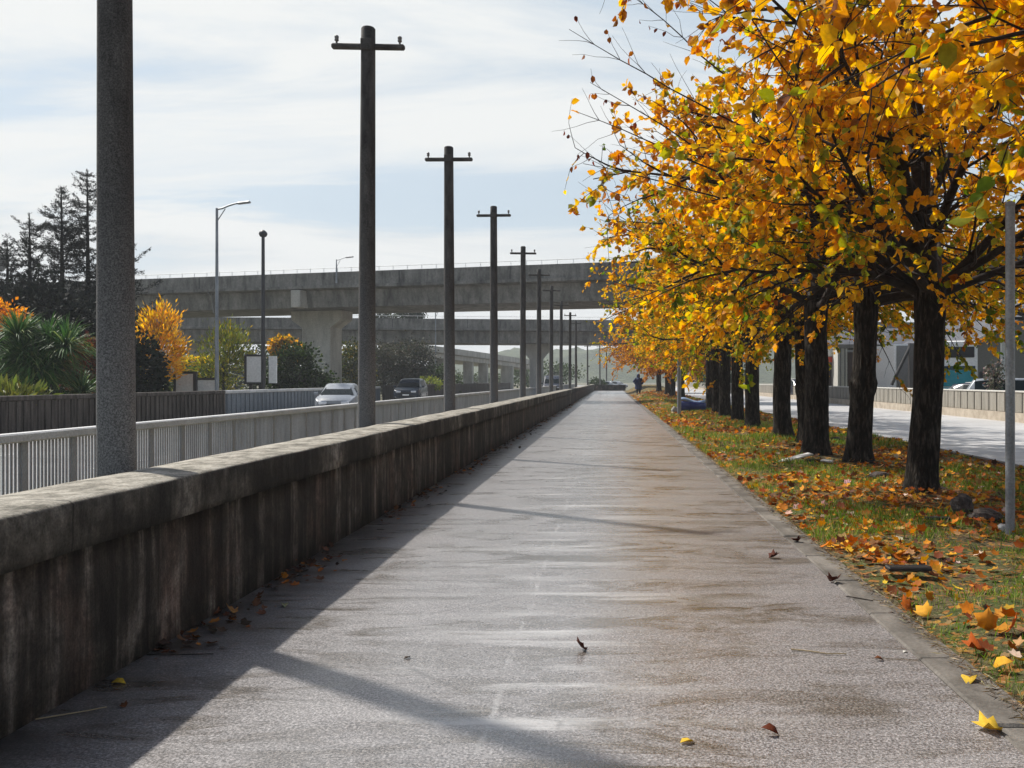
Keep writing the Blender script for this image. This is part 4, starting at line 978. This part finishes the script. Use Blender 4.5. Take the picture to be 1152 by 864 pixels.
leafy('background_tree', 'low dark trees filling the view behind the sixth and seventh poles', 'tree', at(610,190), 5, 8, 2.6, 2.6, 4200, .45, G, [1,2,1], .3, seed=22)
leafy('background_tree', 'green trees beneath the curved ramp between the third and fourth poles', 'tree', at(535,185), 4, 7, 1.4, 1.4, 3000, .4, G, [1,2,1], .3, seed=23)
leafy('background_tree', 'dark tree row under the far overpass behind the billboard', 'tree', at(285,122), 8, 13, 3.4, 2.8, 9000, .42, G, [1,1,3], .3, seed=24, clumps=140)
leafy('background_tree', 'dark trees under the far overpass behind the big pier', 'tree', at(410,124), 8, 6, 3, 2.6, 4200, .42, G, [1,1,2], .3, seed=25, clumps=80)
leafy('background_tree', 'tall round-headed tree top showing above the far overpass beside the second pole', 'tree', at(461,127), 12, 1.7, 1.1, 11.0, 2200, .3, [(.025,.04,.02),(.04,.06,.025)], [1,1], .3, seed=26)
leafy('background_tree', 'dark crown peeping over the far overpass close to the second pole', 'tree', at(431,128), 12, 1.8, .9, 10.3, 1800, .3, [(.025,.04,.02),(.05,.06,.03)], [1,1], .3, seed=27)

# conifers behind the spiky shrub
def conifer(lab, base, H, r, seed, bare=.5):
    nr = random.Random(seed); t = thing('conifer', lab, 'tree', base, 0, 'dark conifers at the left')
    b = MB(); b.tube([(0,0,-.1),(0.05,0,H*.5),(0,0,H)], [.2,.12,.02], 8); b.build('trunk', M['bark'], t)
    b = MB(); pos = []; dr = []; z = 1.0
    while z < H-.1:
        f = 1-z/H; L0 = r*(f**.62)*1.05*(.75+.5*abs(math.sin(z*1.7+seed)))+.08
        for k in range(nr.randint(5,8)):
            if nr.random() < .25: continue
            a = nr.uniform(0,6.28); L = L0*nr.uniform(.35,1.25); up = nr.uniform(.2,.9)
            pts = [Vector((0,0,z)), Vector((math.cos(a)*L*.5, math.sin(a)*L*.5, z+.02*L)), Vector((math.cos(a)*L, math.sin(a)*L, z+up*L*.55))]
            b.tube(pts, [.03*f+.012,.02*f+.008,.006], 4, cap=False)
            nn = int(10+85*L)
            for _ in range(nn):
                g = nr.random()**.6; q = pts[0].lerp(pts[1], g*2) if g < .5 else pts[1].lerp(pts[2], g*2-1)
                q = q+Vector((nr.gauss(0,.045),nr.gauss(0,.045),nr.gauss(-.02,.045)))
                pos.append(tuple(q)); d = (pts[2]-pts[0]).normalized(); dr.append((d.x+nr.gauss(0,.6), d.y+nr.gauss(0,.6), d.z+nr.gauss(.25,.6)))
        z += nr.uniform(.16,.30)
    for _ in range(60): pos.append((nr.gauss(0,.04),nr.gauss(0,.04),H-nr.random()*1.0)); dr.append((nr.gauss(0,.5),nr.gauss(0,.5),1))
    b.build('branches', M['twig'], t); n = len(pos); g = np.random.default_rng(seed)
    scatter_mesh('foliage', M['needle'], np.array(pos), np.array(dr),   .13*g.uniform(.6,1.3,n), pick([(.008,.011,.009),(.014,.018,.013),(.022,.02,.016)],[2,2,1],n,g), 'rhomb', .4, t, g)
conifer('tallest dark conifer, close to the left side of the nearest pole', at(98,46), 12.5, 2.9, 31)
conifer('slender dark conifer second tallest, middle one of the dark group', at(69,45), 11.4, 2.4, 32)
conifer('broad dark conifer with upswept tips, left one of the dark group', at(33,43), 9.7, 2.7, 33)
conifer('stunted dark conifer at the left edge before the elevated road', at(8,44), 8.6, 2.6, 34)
conifer('dark conifer whose branch tips show right of the nearest pole', at(136,45), 9.2, 2.6, 35)
leafy('dark_thicket', 'dense dark thicket between the conifers and the spiky shrub', 'shrub', at(62,41), 4, 3.0, 2.3, 3.3, 15000, .22, [(.008,.011,.009),(.016,.02,.014)], [1,1], .15, mat=M['needle'], seed=36, clumps=110)

# spiky shrub
t = thing('spiky_shrub', 'large dark green palm-like shrub with long narrow radiating leaves at the left', 'shrub', (at(42,31)[0],31,0))
b = MB(); b.tube([(0,0,-.1),(0,0,1.2),(0,0,2.0)], [.16,.13,.10], 9); b.build('trunk', M['bark'], t)
nr = np.random.default_rng(5); V_ = []; F_ = []; C_ = []
for h in range(14):
    hc = Vector((nr.normal(0,.7), nr.normal(0,.5), 2.1+nr.uniform(-1.0,1.0))) if h else Vector((-.25,-.65,3.05))
    for k in range(300):
        u = nr.normal(size=3); u[2] = abs(u[2])*.9-.25 if h else abs(u[2])*.9+.1; u = Vector(u).normalized(); L = nr.uniform(.9,1.65); dn = Vector((0,0,-1))
        side = u.cross(Vector((0,0,1))); side = side.normalized() if side.length > .01 else Vector((1,0,0)); wd = nr.uniform(.012,.026)
        pts = [hc+u*.05, hc+u*L*.4+dn*.01, hc+u*L*.72+dn*.07*L, hc+u*L+dn*.24*L]; base = len(V_)
        for q, p in enumerate(pts):
            ww = wd*(1,1.15,.8,.15)[q]; V_ += [p-side*ww, p+side*ww]
        F_ += [(base+2*q, base+2*q+1, base+2*q+3, base+2*q+2) for q in range(3)]
        c = np.array([(.075,.17,.04),(.04,.10,.03),(.26,.32,.11)][nr.choice(3,p=[.5,.35,.15])])*nr.uniform(.7,1.3); C_ += [tuple(c)+(1,)]*8
me = bpy.data.meshes.new('foliage'); me.from_pydata(V_, [], F_); at_ = me.color_attributes.new('tint','FLOAT_COLOR','POINT'); at_.data.foreach_set('color', np.array(C_,np.float32).reshape(-1)); me.materials.append(M['green'])
o = bpy.data.objects.new('foliage', me); COL.objects.link(o); o.parent = t
leafy('fern_clump', 'pale yellow-green fern clump at the foot of the spiky shrub', 'plant', at(14,26.5), 1.6, .75, .42, 1.05, 800, .32, [(.22,.23,.05),(.14,.17,.04)], [1,1], .04, strands=True, seed=41)

# ------------------------------------------------------------------ verge cover
nr = np.random.default_rng(99)
def vnoise(x, y, s, o=0): return np.array([mnoise.noise(Vector((a*s+o, b_*s, o))) for a, b_ in zip(x, y)])
def sample(n, y0, y1, pw=1.7, x1=7.45):
    u = nr.random(n); ys = y0*(y1/y0)**(u**(1/1.0)); xs = 2.04+(x1-2.04)*nr.random(n); return xs, ys
# grass
n = 190000; xs, ys = sample(n, 3.6, 75); g = vnoise(xs, ys, .55, 3.3)+.5*vnoise(xs, ys, 2.1, 8)
keep = (g + nr.normal(0,.16,n)) > .03-.22*np.clip((10-ys)/4,0,1); xs, ys, g = xs[keep], ys[keep], g[keep]; n = len(xs)
zz = verge_z(xs, ys); sizes = nr.uniform(.03,.095,n)*(1+np.clip(g,0,.6)*1.2)*np.clip(ys/14,1,2.2)**.6
d = np.stack([nr.normal(0,.42,n), nr.normal(0,.42,n), np.ones(n)], 1)
cols = pick([(.13,.23,.025),(.20,.31,.045),(.32,.34,.08),(.42,.36,.15)],[3,3,1.6,1.0],n,nr)
tag(scatter_mesh('grass', M['grass'], np.stack([xs,ys,zz-.005],1), d, sizes, cols, 'rhomb', .16), 'short uneven green grass growing among fallen leaves on the verge', 'grass', kind='stuff')
# straw and dead bits
n = 34000; xs, ys = sample(n, 3.6, 30); xs = np.where(nr.random(n) < .12, 1.93+np.abs(nr.normal(0,.09,n)), xs); zz = np.where(xs < 2.03, .012, verge_z(xs, ys)+.004)
d = np.stack([nr.normal(0,1,n), nr.normal(0,1,n), nr.normal(.12,.12,n)], 1)
tag(scatter_mesh('dead_straw', M['litter'], np.stack([xs,ys,zz],1), d, nr.uniform(.03,.09,n), pick([(.34,.26,.14),(.18,.12,.06),(.5,.42,.28),(.06,.04,.025)],[3,3,1,2],n,nr), 'rhomb', .12), 'dry straw and crumbled leaf bits covering the verge soil', 'dead straw', kind='stuff')
# leaf litter
n = 26000; xs, ys = sample(n, 4.0, 95); g = vnoise(xs, ys, .42, 12)+.4*vnoise(xs, ys, 1.7, 5)
keep = (g + nr.normal(0,.22,n)) > -.22+.42*np.clip((9.5-ys)/4,0,1); xs, ys = xs[keep], ys[keep]; n = len(xs); zz = verge_z(xs, ys)+nr.uniform(.006,.05,n)
d = np.stack([nr.normal(0,1,n), nr.normal(0,1,n), nr.normal(.22,.32,n)], 1); d /= np.linalg.norm(d,axis=1,keepdims=True)
upv = np.stack([nr.normal(0,.42,n), nr.normal(0,.42,n), np.ones(n)], 1); X = np.cross(d, upv); X /= np.linalg.norm(X,axis=1,keepdims=True); Zv = np.cross(X, d)
LP = [(.52,.18,.014),(.70,.35,.03),(.36,.085,.012),(.20,.06,.02),(.42,.25,.11),(.10,.045,.025),(.62,.5,.38)]
tag(scatter_mesh('fallen_leaves', M['litter'], np.stack([xs,ys,zz],1), d, nr.uniform(.04,.115,n)*np.clip(ys/20,1,1.6), pick(LP,[4,3,2.4,1.5,1.3,1.3,.35],n,nr,.25), 'maple', 1.0, xyz=(X,d,Zv)), 'orange, yellow and brown fallen leaves scattered over the verge', 'fallen leaves', kind='stuff')
# leaf crumbs against the parapet foot
n = 2600; ys = nr.uniform(3.9, 70, n); xs = -2.70+np.abs(nr.normal(0,.13,n))*1.2; k = vnoise(xs*0, ys, .6, 20)+nr.normal(0,.15,n) > .08; xs, ys = xs[k], ys[k]; n = len(xs)
d = np.stack([nr.normal(0,1,n), nr.normal(0,1,n), nr.normal(.1,.2,n)], 1)
upv = np.stack([nr.normal(0,.3,n), nr.normal(0,.3,n), np.ones(n)], 1); dd = d/np.linalg.norm(d,axis=1,keepdims=True); X = np.cross(dd, upv); X /= np.linalg.norm(X,axis=1,keepdims=True)
tag(scatter_mesh('leaf_debris', M['litter'], np.stack([xs,ys,nr.uniform(.004,.02,n)],1), dd, nr.uniform(.02,.085,n), pick([(.14,.06,.03),(.05,.03,.02),(.42,.15,.03)],[3,3,1.3],n,nr), 'maple', 1.0, xyz=(X,dd,np.cross(X,dd))), 'brown crumbs of leaves gathered along the foot of the parapet', 'leaf debris', kind='stuff')

# single leaves lying on the path
def one_leaf(lab, px, py, size, col, shape='maple', tilt=.12, seed=0, h=None, name='fallen_leaf', cat='leaf', wid=1.0):
    Z = CH*F/(py-VY); x = (px-VX)*Z/F; g = np.random.default_rng(seed+int(px)); a = g.uniform(0,6.28)
    z0 = .008 if h is None else h; zoff = float(verge_z(x, Z))+.02 if x > 2.03 else 0
    d = np.array([[math.cos(a), math.sin(a), tilt*.6]]); d /= np.linalg.norm(d); up = np.array([[g.normal(0,tilt), g.normal(0,tilt), 1.]])
    X = np.cross(d, up); X /= np.linalg.norm(X); Zv = np.cross(X, d)
    base = -d*size*.5*np.array([1,1,0])
    o = scatter_mesh(name, M['litter'], base+np.array([[0,0,.0]]), d, size, np.array([col]), shape, wid, xyz=(X,d,Zv))
    me = o.data; mv = np.zeros(len(me.vertices)*3); me.vertices.foreach_get('co', mv); mv = mv.reshape(-1,3)
    c = mv.mean(0); pr = (mv[:,0]-c[0])*d[0,1]-(mv[:,1]-c[1])*d[0,0]; mv[:,2] += .45*pr**2/max(size,.01)*(1+tilt*3.2); mv[:,2] -= mv[:,2].min(); me.vertices.foreach_set('co', mv.reshape(-1)); me.update()
    o.location = (x, Z, z0*.3+zoff); sol = o.modifiers.new('thick','SOLIDIFY'); sol.thickness = .0012
    return tag(o, lab, cat, 'single leaves on the footpath' if x < 2.03 else 'large leaves at the verge edge')
Yl=(.72,.48,.05); Or=(.58,.17,.015); Dr=(.085,.022,.012); Br=(.16,.06,.025); Pale=(.45,.36,.22)
for a in [('yellow leaf lying in the shade of the parapet near the lower left corner',133,769,.085,Yl,'leaf',.2),
          ('dark red curled leaf lying alone in the middle of the path',653,731,.10,Dr,'maple',.7),
          ('rusty cupped leaf near the bottom right of the path',867,827,.085,(.14,.035,.015),'leaf',.9),
          ('small flat yellow leaf near the bottom edge of the path',773,836,.07,Yl,'leaf',.1),
          ('jagged yellow leaf on the edging at the bottom right',1110,821,.14,Yl,'maple',.25),
          ('dark crumpled leaf beside the edging, nearest to the black plank',938,656,.11,Dr,'maple',.9),
          ('dark crumpled leaf left of the edging, farther than the black plank',871,628,.11,Dr,'maple',.6),
          ('small brown leaf on the edging just beyond the crumpled ones',895,610,.10,Dr,'maple',.6),
          ('orange leaf against the parapet foot with a second one behind it',328,636,.15,Or,'maple',.5),
          ('dull orange leaf behind the orange one against the parapet foot',336,628,.12,(.3,.12,.03),'maple',.4),
          ('dark red leaf heap piece lying at the parapet foot',302,650,.12,(.26,.05,.02),'maple',.8),
          ('brown leaf next to the dark red one at the parapet foot',288,657,.12,Br,'maple',.5),
          ('golden leaf farther along the parapet foot',431,574,.15,(.6,.26,.03),'maple',.5),
          ('orange-brown leaf beside the golden one along the parapet foot',421,578,.14,(.4,.15,.02),'maple',.5),
          ('pale green leaf in the shade by the shadow edge',320,682,.09,(.28,.30,.17),'leaf',.1),
          ('tan leaf in the parapet shade left of the pale green one',261,689,.09,(.4,.2,.06),'maple',.5),
          ('dark brown leaf in the parapet shade beside the tan one',241,690,.10,Br,'maple',.4),
          ('small brown leaf in the parapet shade above the stray twig',139,795,.04,Br,'maple',.4),
          ('small rust leaf near the twig at the right of the path',989,743,.055,Br,'leaf',.6),
          ('tiny white petal beside the edging on the right',1018,734,.035,(.7,.68,.62),'leaf',.2),
          ('tiny dark leaf scrap left of the middle of the path',458,741,.045,(.05,.03,.02),'leaf',.1),
          ('large orange leaf upright at the lower right verge edge',1108,722,.15,(.65,.26,.02),'maple',.9),
          ('bright orange-red leaf right of the large orange one on the verge',1140,726,.15,(.58,.14,.02),'maple',.6),
          ('dark orange leaf leaning at the verge edge left of the large orange one',1095,735,.15,(.45,.10,.015),'maple',.5),
          ('golden pointed leaf standing on the verge near the lower right',1127,757,.13,(.75,.40,.03),'leaf',.9),
          ('flat yellow leaf lying over the edging near the lower right',1090,768,.14,Yl,'leaf',.1),
          ('orange-red leaf at the verge edge beside a golden one',1020,690,.15,(.5,.13,.015),'maple',.7),
          ('golden leaf at the verge edge beside an orange-red one',1038,694,.13,(.72,.36,.03),'maple',.5)]:
    one_leaf(*a)
def twig(lab, pts, r, col):
    b = MB(); P0 = []
    for (px, py) in pts:
        Z = CH*F/(py-VY); P0.append(Vector(((px-VX)*Z/F, Z, r+.004)))
    o0 = P0[0].copy(); o0.z = 0; b.tube([p-o0 for p in P0], [r*(1-.4*i/len(P0)) for i in range(len(P0))], 5)
    o = b.build('fallen_twig', col, None, o0); tag(o, lab, 'twig', 'twigs on the footpath')
straw = plain('straw_twig', (.34,.26,.15), .8)
twig('thin pale twig in the parapet shade at the lower left', [(40,811),(70,806),(100,801),(120,797)], .004, straw)
twig('pale twig near the edging at the right of the path', [(890,732),(910,734),(930,737),(952,737)], .005, straw)
twig('thin dark twig lying across the edging on the right', [(952,672),(965,674),(982,677)], .005, M['twig'])
twig('dark thin stick lying at the shadow corner of the path', [(165,738),(200,738),(240,737)], .004, M['twig'])

# things on the verge
def blob(name, lab, cat, loc, size, mat, seed, rotz=0):
    b = MB(); me_r = []; K = 14; Rr = 9
    for i in range(Rr+1):
        th = math.pi*i/Rr; ring = []
        for j in range(K):
            a = 2*math.pi*j/K; v = Vector((math.sin(th)*math.cos(a), math.sin(th)*math.sin(a), math.cos(th)))
            s = 1+.28*mnoise.noise(v*1.6+Vector((seed,0,0)))+.12*mnoise.noise(v*4+Vector((0,seed,0)))
            ring.append(Vector((v.x*size[0]/2*s, v.y*size[1]/2*s, v.z*size[2]/2*s+size[2]*.33)))
        me_r.append(ring)
    b.loft(me_r, smooth=False); o = b.build(name, mat); o.location = (loc[0],loc[1],float(verge_z(loc[0],loc[1]))); o.rotation_euler = (0,0,rotz); return tag(o, lab, cat)
def vp(px, py): Z = CH*F/(py-VY); return ((px-VX)*Z/F, Z)
x, y = vp(1082,583); blob('stone', 'dark brown rounded stone left of the grey post on the verge', 'stone', (x,y), (.27,.24,.27), M['stone'], 3)
x, y = vp(1108,588); blob('stone', 'blackish broken stone between the rounded stone and the grey post', 'stone', (x,y), (.36,.24,.16), M['stone'], 8)
x, y = vp(990,540); blob('stone', 'dark low stone right of the bulging trunk', 'stone', (x,y), (.34,.3,.14), M['stone'], 13)
x, y = vp(940,497); blob('stone', 'small dark stone behind the flared trunk', 'stone', (x,y), (.3,.26,.14), M['stone'], 15)
x, y = vp(1128,598); blob('stone', 'small pale pebble at the foot of the grey post', 'stone', (x,y), (.11,.1,.1), M['paleslab'], 17)
def plank(name, lab, cat, px, py, size, mat, rz, tilt=0, lift=0):
    x, y = vp(px, py); lift += .035 if name.startswith('black') else 0; b = MB(); b.bbox((0,0,0), size, .008); o = b.build(name, mat); o.location = (x,y,float(verge_z(x,y))+size[2]/2+lift+.01); o.rotation_euler = (0,tilt,rz); return tag(o, lab, cat)
plank('black_plank', 'short flat black plank lying on the grass near the path edging', 'plank', 1022,651,(.35,.12,.035),M['black'],R(1))
plank('black_strip', 'thin black strip lying on the grass before the stones', 'strip', 1055,592,(.26,.10,.03),M['black'],R(-6))
plank('leaning_slab', 'long pale slab propped up left of the flared trunk', 'slab', 895,522,(.62,.3,.03),M['paleslab'],R(8),R(-14),.07)
plank('broken_slab', 'short white slab lying before the flared trunk', 'slab', 931,525,(.22,.3,.03),M['paleslab'],R(-20),R(6),.03)
plank('support_block', 'dark block under the pale slabs at the flared trunk', 'block', 915,523,(.24,.2,.09),M['black'],R(5))
# earth bank
# blue bundle
x, y = 4.0, 44.5
t = thing('tarpaulin_bundle', 'dark blue tarpaulin bundle with pale blue top beside the blue-grey post', 'bundle', (x, y, float(verge_z(x,y))+.04)); t.scale = (1.15,1.15,1.2)
rings = []
for i in range(11):
    f = i/10; X = -.62+1.24*f; w = .32*math.sin(math.pi*min(max(f,.03),.97))**.5; hh = .52-.22*f; lift = .1*f
    rings.append([Vector((X, w*c, lift+hh*z)) for c, z in ((-.55,0),(-.95,.35),(-1,.75),(-.85,.92),(.85,.92),(1,.75),(.95,.35),(.55,0))])
b = MB(); b.loft(rings, smooth=True); b.build('body', M['tarpblue'], t)
rings = []
for i in range(11):
    f = i/10; X = -.6+1.2*f; w = .31*math.sin(math.pi*min(max(f,.03),.97))**.5; hh = .52-.22*f; lift = .1*f
    rings.append([Vector((X, w*c, lift+hh*.93+z+.05*math.sin(7*f))) for c, z in ((-.9,0),(-.6,.07),(0,.10),(.6,.07),(.9,0),(0,-.02))])
b = MB(); b.loft(rings, smooth=True); b.build('top_sheet', M['tarppale'], t)
x, y = 3.02, 42.6
blob('round_bin', 'small round beige sack left of the blue-grey post', 'sack', (x,y), (.34,.34,.42), M['bin'], 21)

# ------------------------------------------------------------------ person
px_, py_ = 2.36, 78.0; gz = float(verge_z(px_, py_))
t = thing('person', 'person in a hooded navy coat standing at the far right side of the footpath', 'person', (px_, py_, gz), R(14))
def skin_fig(name, pts, edges, radii, mat, parent, root=0, sub=1):
    me = bpy.data.meshes.new(name); me.from_pydata(pts, edges, []); o = bpy.data.objects.new(name, me); COL.objects.link(o); o.parent = parent
    m = o.modifiers.new('skin','SKIN'); 
    for i, r in enumerate(radii):
        me.skin_vertices[0].data[i].radius = (r if isinstance(r, tuple) else (r, r)); me.skin_vertices[0].data[i].use_root = (i == root)
    s = o.modifiers.new('sub','SUBSURF'); s.levels = sub; s.render_levels = sub+1; me.materials.append(mat); return o
def with_skin(name, pts, edges, radii, mat, parent, root=0):
    me = bpy.data.meshes.new(name); me.from_pydata(pts, edges, []); o = bpy.data.objects.new(name, me); COL.objects.link(o); o.parent = parent
    o.modifiers.new('skin','SKIN')
    if not me.skin_vertices: 
        bpy.context.view_layer.objects.active = o
        bpy.context.view_layer.update()
    if not me.skin_vertices: me.attributes  # layer made by the modifier when added from the UI only
    return o
def body_mesh(chain_sets, parent, name, mat):     # smooth joined limbs: overlapping tapered sections merged by a remesh
    b = MB()
    for pts, rr in chain_sets: b.tube(pts, rr, 14)
    o = b.build(name, mat, parent); m = o.modifiers.new('merge','REMESH'); m.mode = 'VOXEL'; m.voxel_size = .018
    s = o.modifiers.new('smooth','SMOOTH'); s.factor = .6; s.iterations = 6; return o
body_mesh([([(-.10,0,.9),(-.11,-.01,.5),(-.115,.02,.1),(-.12,-.03,.05)], [.10,.075,.05,.05]), ([(.10,0,.9),(.115,-.05,.5),(.12,.03,.1),(.125,-.02,.05)], [.10,.075,.05,.05]),
           ([(0,0,.82),(0,0,1.05),(0,0,1.3),(0,0,1.45),(0,-.01,1.56)], [.15,.14,.17,.12,.06]), ([(0,-.02,1.5),(0,-.03,1.62),(0,-.03,1.74)], [.055,.095,.08]),
           ([(-.19,0,1.43),(-.40,.03,1.16),(-.31,-.13,.98),(-.17,-.22,.97)], [.07,.055,.045,.035]), ([(.19,0,1.43),(.40,.03,1.16),(.31,-.13,.98),(.17,-.22,.97)], [.07,.055,.045,.035])], t, 'body', M['skin'])
body_mesh([([(-.11,0,.92),(-.115,-.01,.5),(-.12,.02,.13)], [.125,.10,.08]), ([(.11,0,.92),(.12,-.05,.5),(.125,.03,.13)], [.125,.10,.08])], t, 'trousers', M['trouser'])
body_mesh([([(0,.0,.48),(0,0,.85),(0,0,1.1),(0,0,1.35),(0,0,1.5)], [.33,.30,.28,.25,.13]), ([(-.18,0,1.43),(-.42,.03,1.16),(-.32,-.13,.98),(-.19,-.2,.97)], [.12,.11,.09,.07]), ([(.18,0,1.43),(.42,.03,1.16),(.32,-.13,.98),(.19,-.2,.97)], [.12,.11,.09,.07])], t, 'coat', M['navy'])
body_mesh([([(0,.06,1.46),(0,.04,1.6),(0,.02,1.74),(0,.0,1.83)], [.14,.155,.145,.08])], t, 'hood', M['navy'])
for s in (-1,1):
    b = MB(); b.bbox((s*.12,-.05,.05),(.11,.28,.10),.035); b.build('shoe', M['shoe'], t)

# ------------------------------------------------------------------ haze
b = MB(); b.box((-895,-60,-1.3),(895,900,75)); hz = b.build('haze', [])
hz.data.materials.clear(); m, nt, out = new_mat('haze_air'); n = N(nt)
v = n.node('ShaderNodeVolumePrincipled'); v.inputs['Color'].default_value = (.86,.90,.95,1); v.inputs['Density'].default_value = .0006; v.inputs['Anisotropy'].default_value = .2
n.link(v.outputs[0], out.inputs['Volume']); hz.data.materials.append(m); tag(hz, kind='stuff')

# ------------------------------------------------------------------ light, sky, camera
EL, AZ = 50.0, 54.0      # sun height, degrees left of the view direction
sd = Vector((-math.sin(R(AZ))*math.cos(R(EL)), math.cos(R(AZ))*math.cos(R(EL)), math.sin(R(EL))))
L = bpy.data.lights.new('sun', 'SUN'); L.energy = 5.0; L.angle = R(1.3); L.color = (1,.95,.87)
lo = bpy.data.objects.new('sun', L); COL.objects.link(lo); lo.rotation_euler = sd.to_track_quat('Z','Y').to_euler(); lo.location = (0,0,50)
w = bpy.data.worlds.new('World'); sc.world = w; w.use_nodes = True; nt = w.node_tree; nt.nodes.clear(); n = N(nt)
out = nt.nodes.new('ShaderNodeOutputWorld'); bg = n.node('ShaderNodeBackground'); n.link(bg.outputs[0], out.inputs['Surface']); bg.inputs['Strength'].default_value = .1
sky = n.node('ShaderNodeTexSky', sky_type='NISHITA'); sky.sun_disc = False; sky.sun_elevation = R(EL); sky.sun_rotation = R(-AZ); sky.dust_density = 1.5; sky.air_density = 1.0
tc = n.node('ShaderNodeTexCoord'); sp = n.node('ShaderNodeSeparateXYZ'); n.link(tc.outputs['Generated'], sp.inputs[0])
# thin cloud sheet: direction projected on a high plane, streaked across the view
zc = n.math('ADD', n.math('MAXIMUM', sp.outputs['Z'], 0), .10)
cx = n.math('DIVIDE', sp.outputs['X'], zc); cy = n.math('DIVIDE', sp.outputs['Y'], zc)
cb = n.node('ShaderNodeCombineXYZ'); n.link(cx, cb.inputs[0]); n.link(cy, cb.inputs[1])
mp = n.node('ShaderNodeMapping'); mp.inputs['Scale'].default_value = (.42,.95,1); mp.inputs['Rotation'].default_value = (0,0,R(-14)); mp.inputs['Location'].default_value = (1.3,.35,0); n.link(cb.outputs[0], mp.inputs['Vector'])
cn = n.noise(mp.outputs['Vector'], 1.05, 9, .58, .9); cn2 = n.noise(mp.outputs['Vector'], .55, 3, .5, .2)
lowm = n.ramp(sp.outputs['Z'], [(.0, 1.1), (.150, 1.05), (.180, .12), (.232, .14), (.275, .56), (.45, .5), (.9,.5)])
cm = n.math('ADD', n.math('MULTIPLY', n.math('SUBTRACT', cn, .5), 4.6), n.math('ADD', lowm, n.math('MULTIPLY', n.math('SUBTRACT', cn2, .5), .9)))
cm = n.ramp(cm, [(.12, .12), (.45, .62), (.85, .97)])
ccol = n.ramp(cn, [(.34, (5.9,6.3,6.55)), (.56, (7.4,7.5,7.4))])
# the thin cloud is bright towards the sun and thins out overhead and behind
front = n.ramp(n.math('ADD', n.math('MULTIPLY', sp.outputs['Y'], .8), n.math('MULTIPLY', sp.outputs['X'], -.35)), [(0, .22), (.45, 1)])
high = n.ramp(sp.outputs['Z'], [(.42, 1), (.75, .25)])
cm_k = n.math('MULTIPLY', front, high)
bluec = n.mix(n.math('MULTIPLY', cm_k, .7), sky.outputs[0], (5.0,5.95,6.6))
cm = n.math('MULTIPLY', cm, cm_k)
n.link(n.mix(cm, bluec, ccol), bg.inputs['Color'])

cam = bpy.data.cameras.new('camera'); co = bpy.data.objects.new('camera', cam); COL.objects.link(co)
co.location = (0,0,CH); co.rotation_euler = (R(90),0,0); cam.sensor_width = 36; cam.lens = F/1152*36
cam.shift_x = (576-VX)/1152; cam.shift_y = -(432-VY)/1152; cam.clip_end = 3000; cam.clip_start = .05; sc.camera = co
sc.view_settings.view_transform = 'Standard'; sc.view_settings.look = 'None'; sc.view_settings.gamma = 1; sc.view_settings.exposure = .3
sc.render.engine = 'CYCLES'; sc.cycles.use_denoising = True; sc.cycles.denoising_prefilter = 'ACCURATE'; sc.cycles.max_bounces = 7; sc.cycles.diffuse_bounces = 3; sc.cycles.transmission_bounces = 4
sc.cycles.volume_bounces = 0; sc.cycles.use_adaptive_sampling = True; sc.cycles.adaptive_threshold = .02; sc.cycles.volume_step_rate = 4
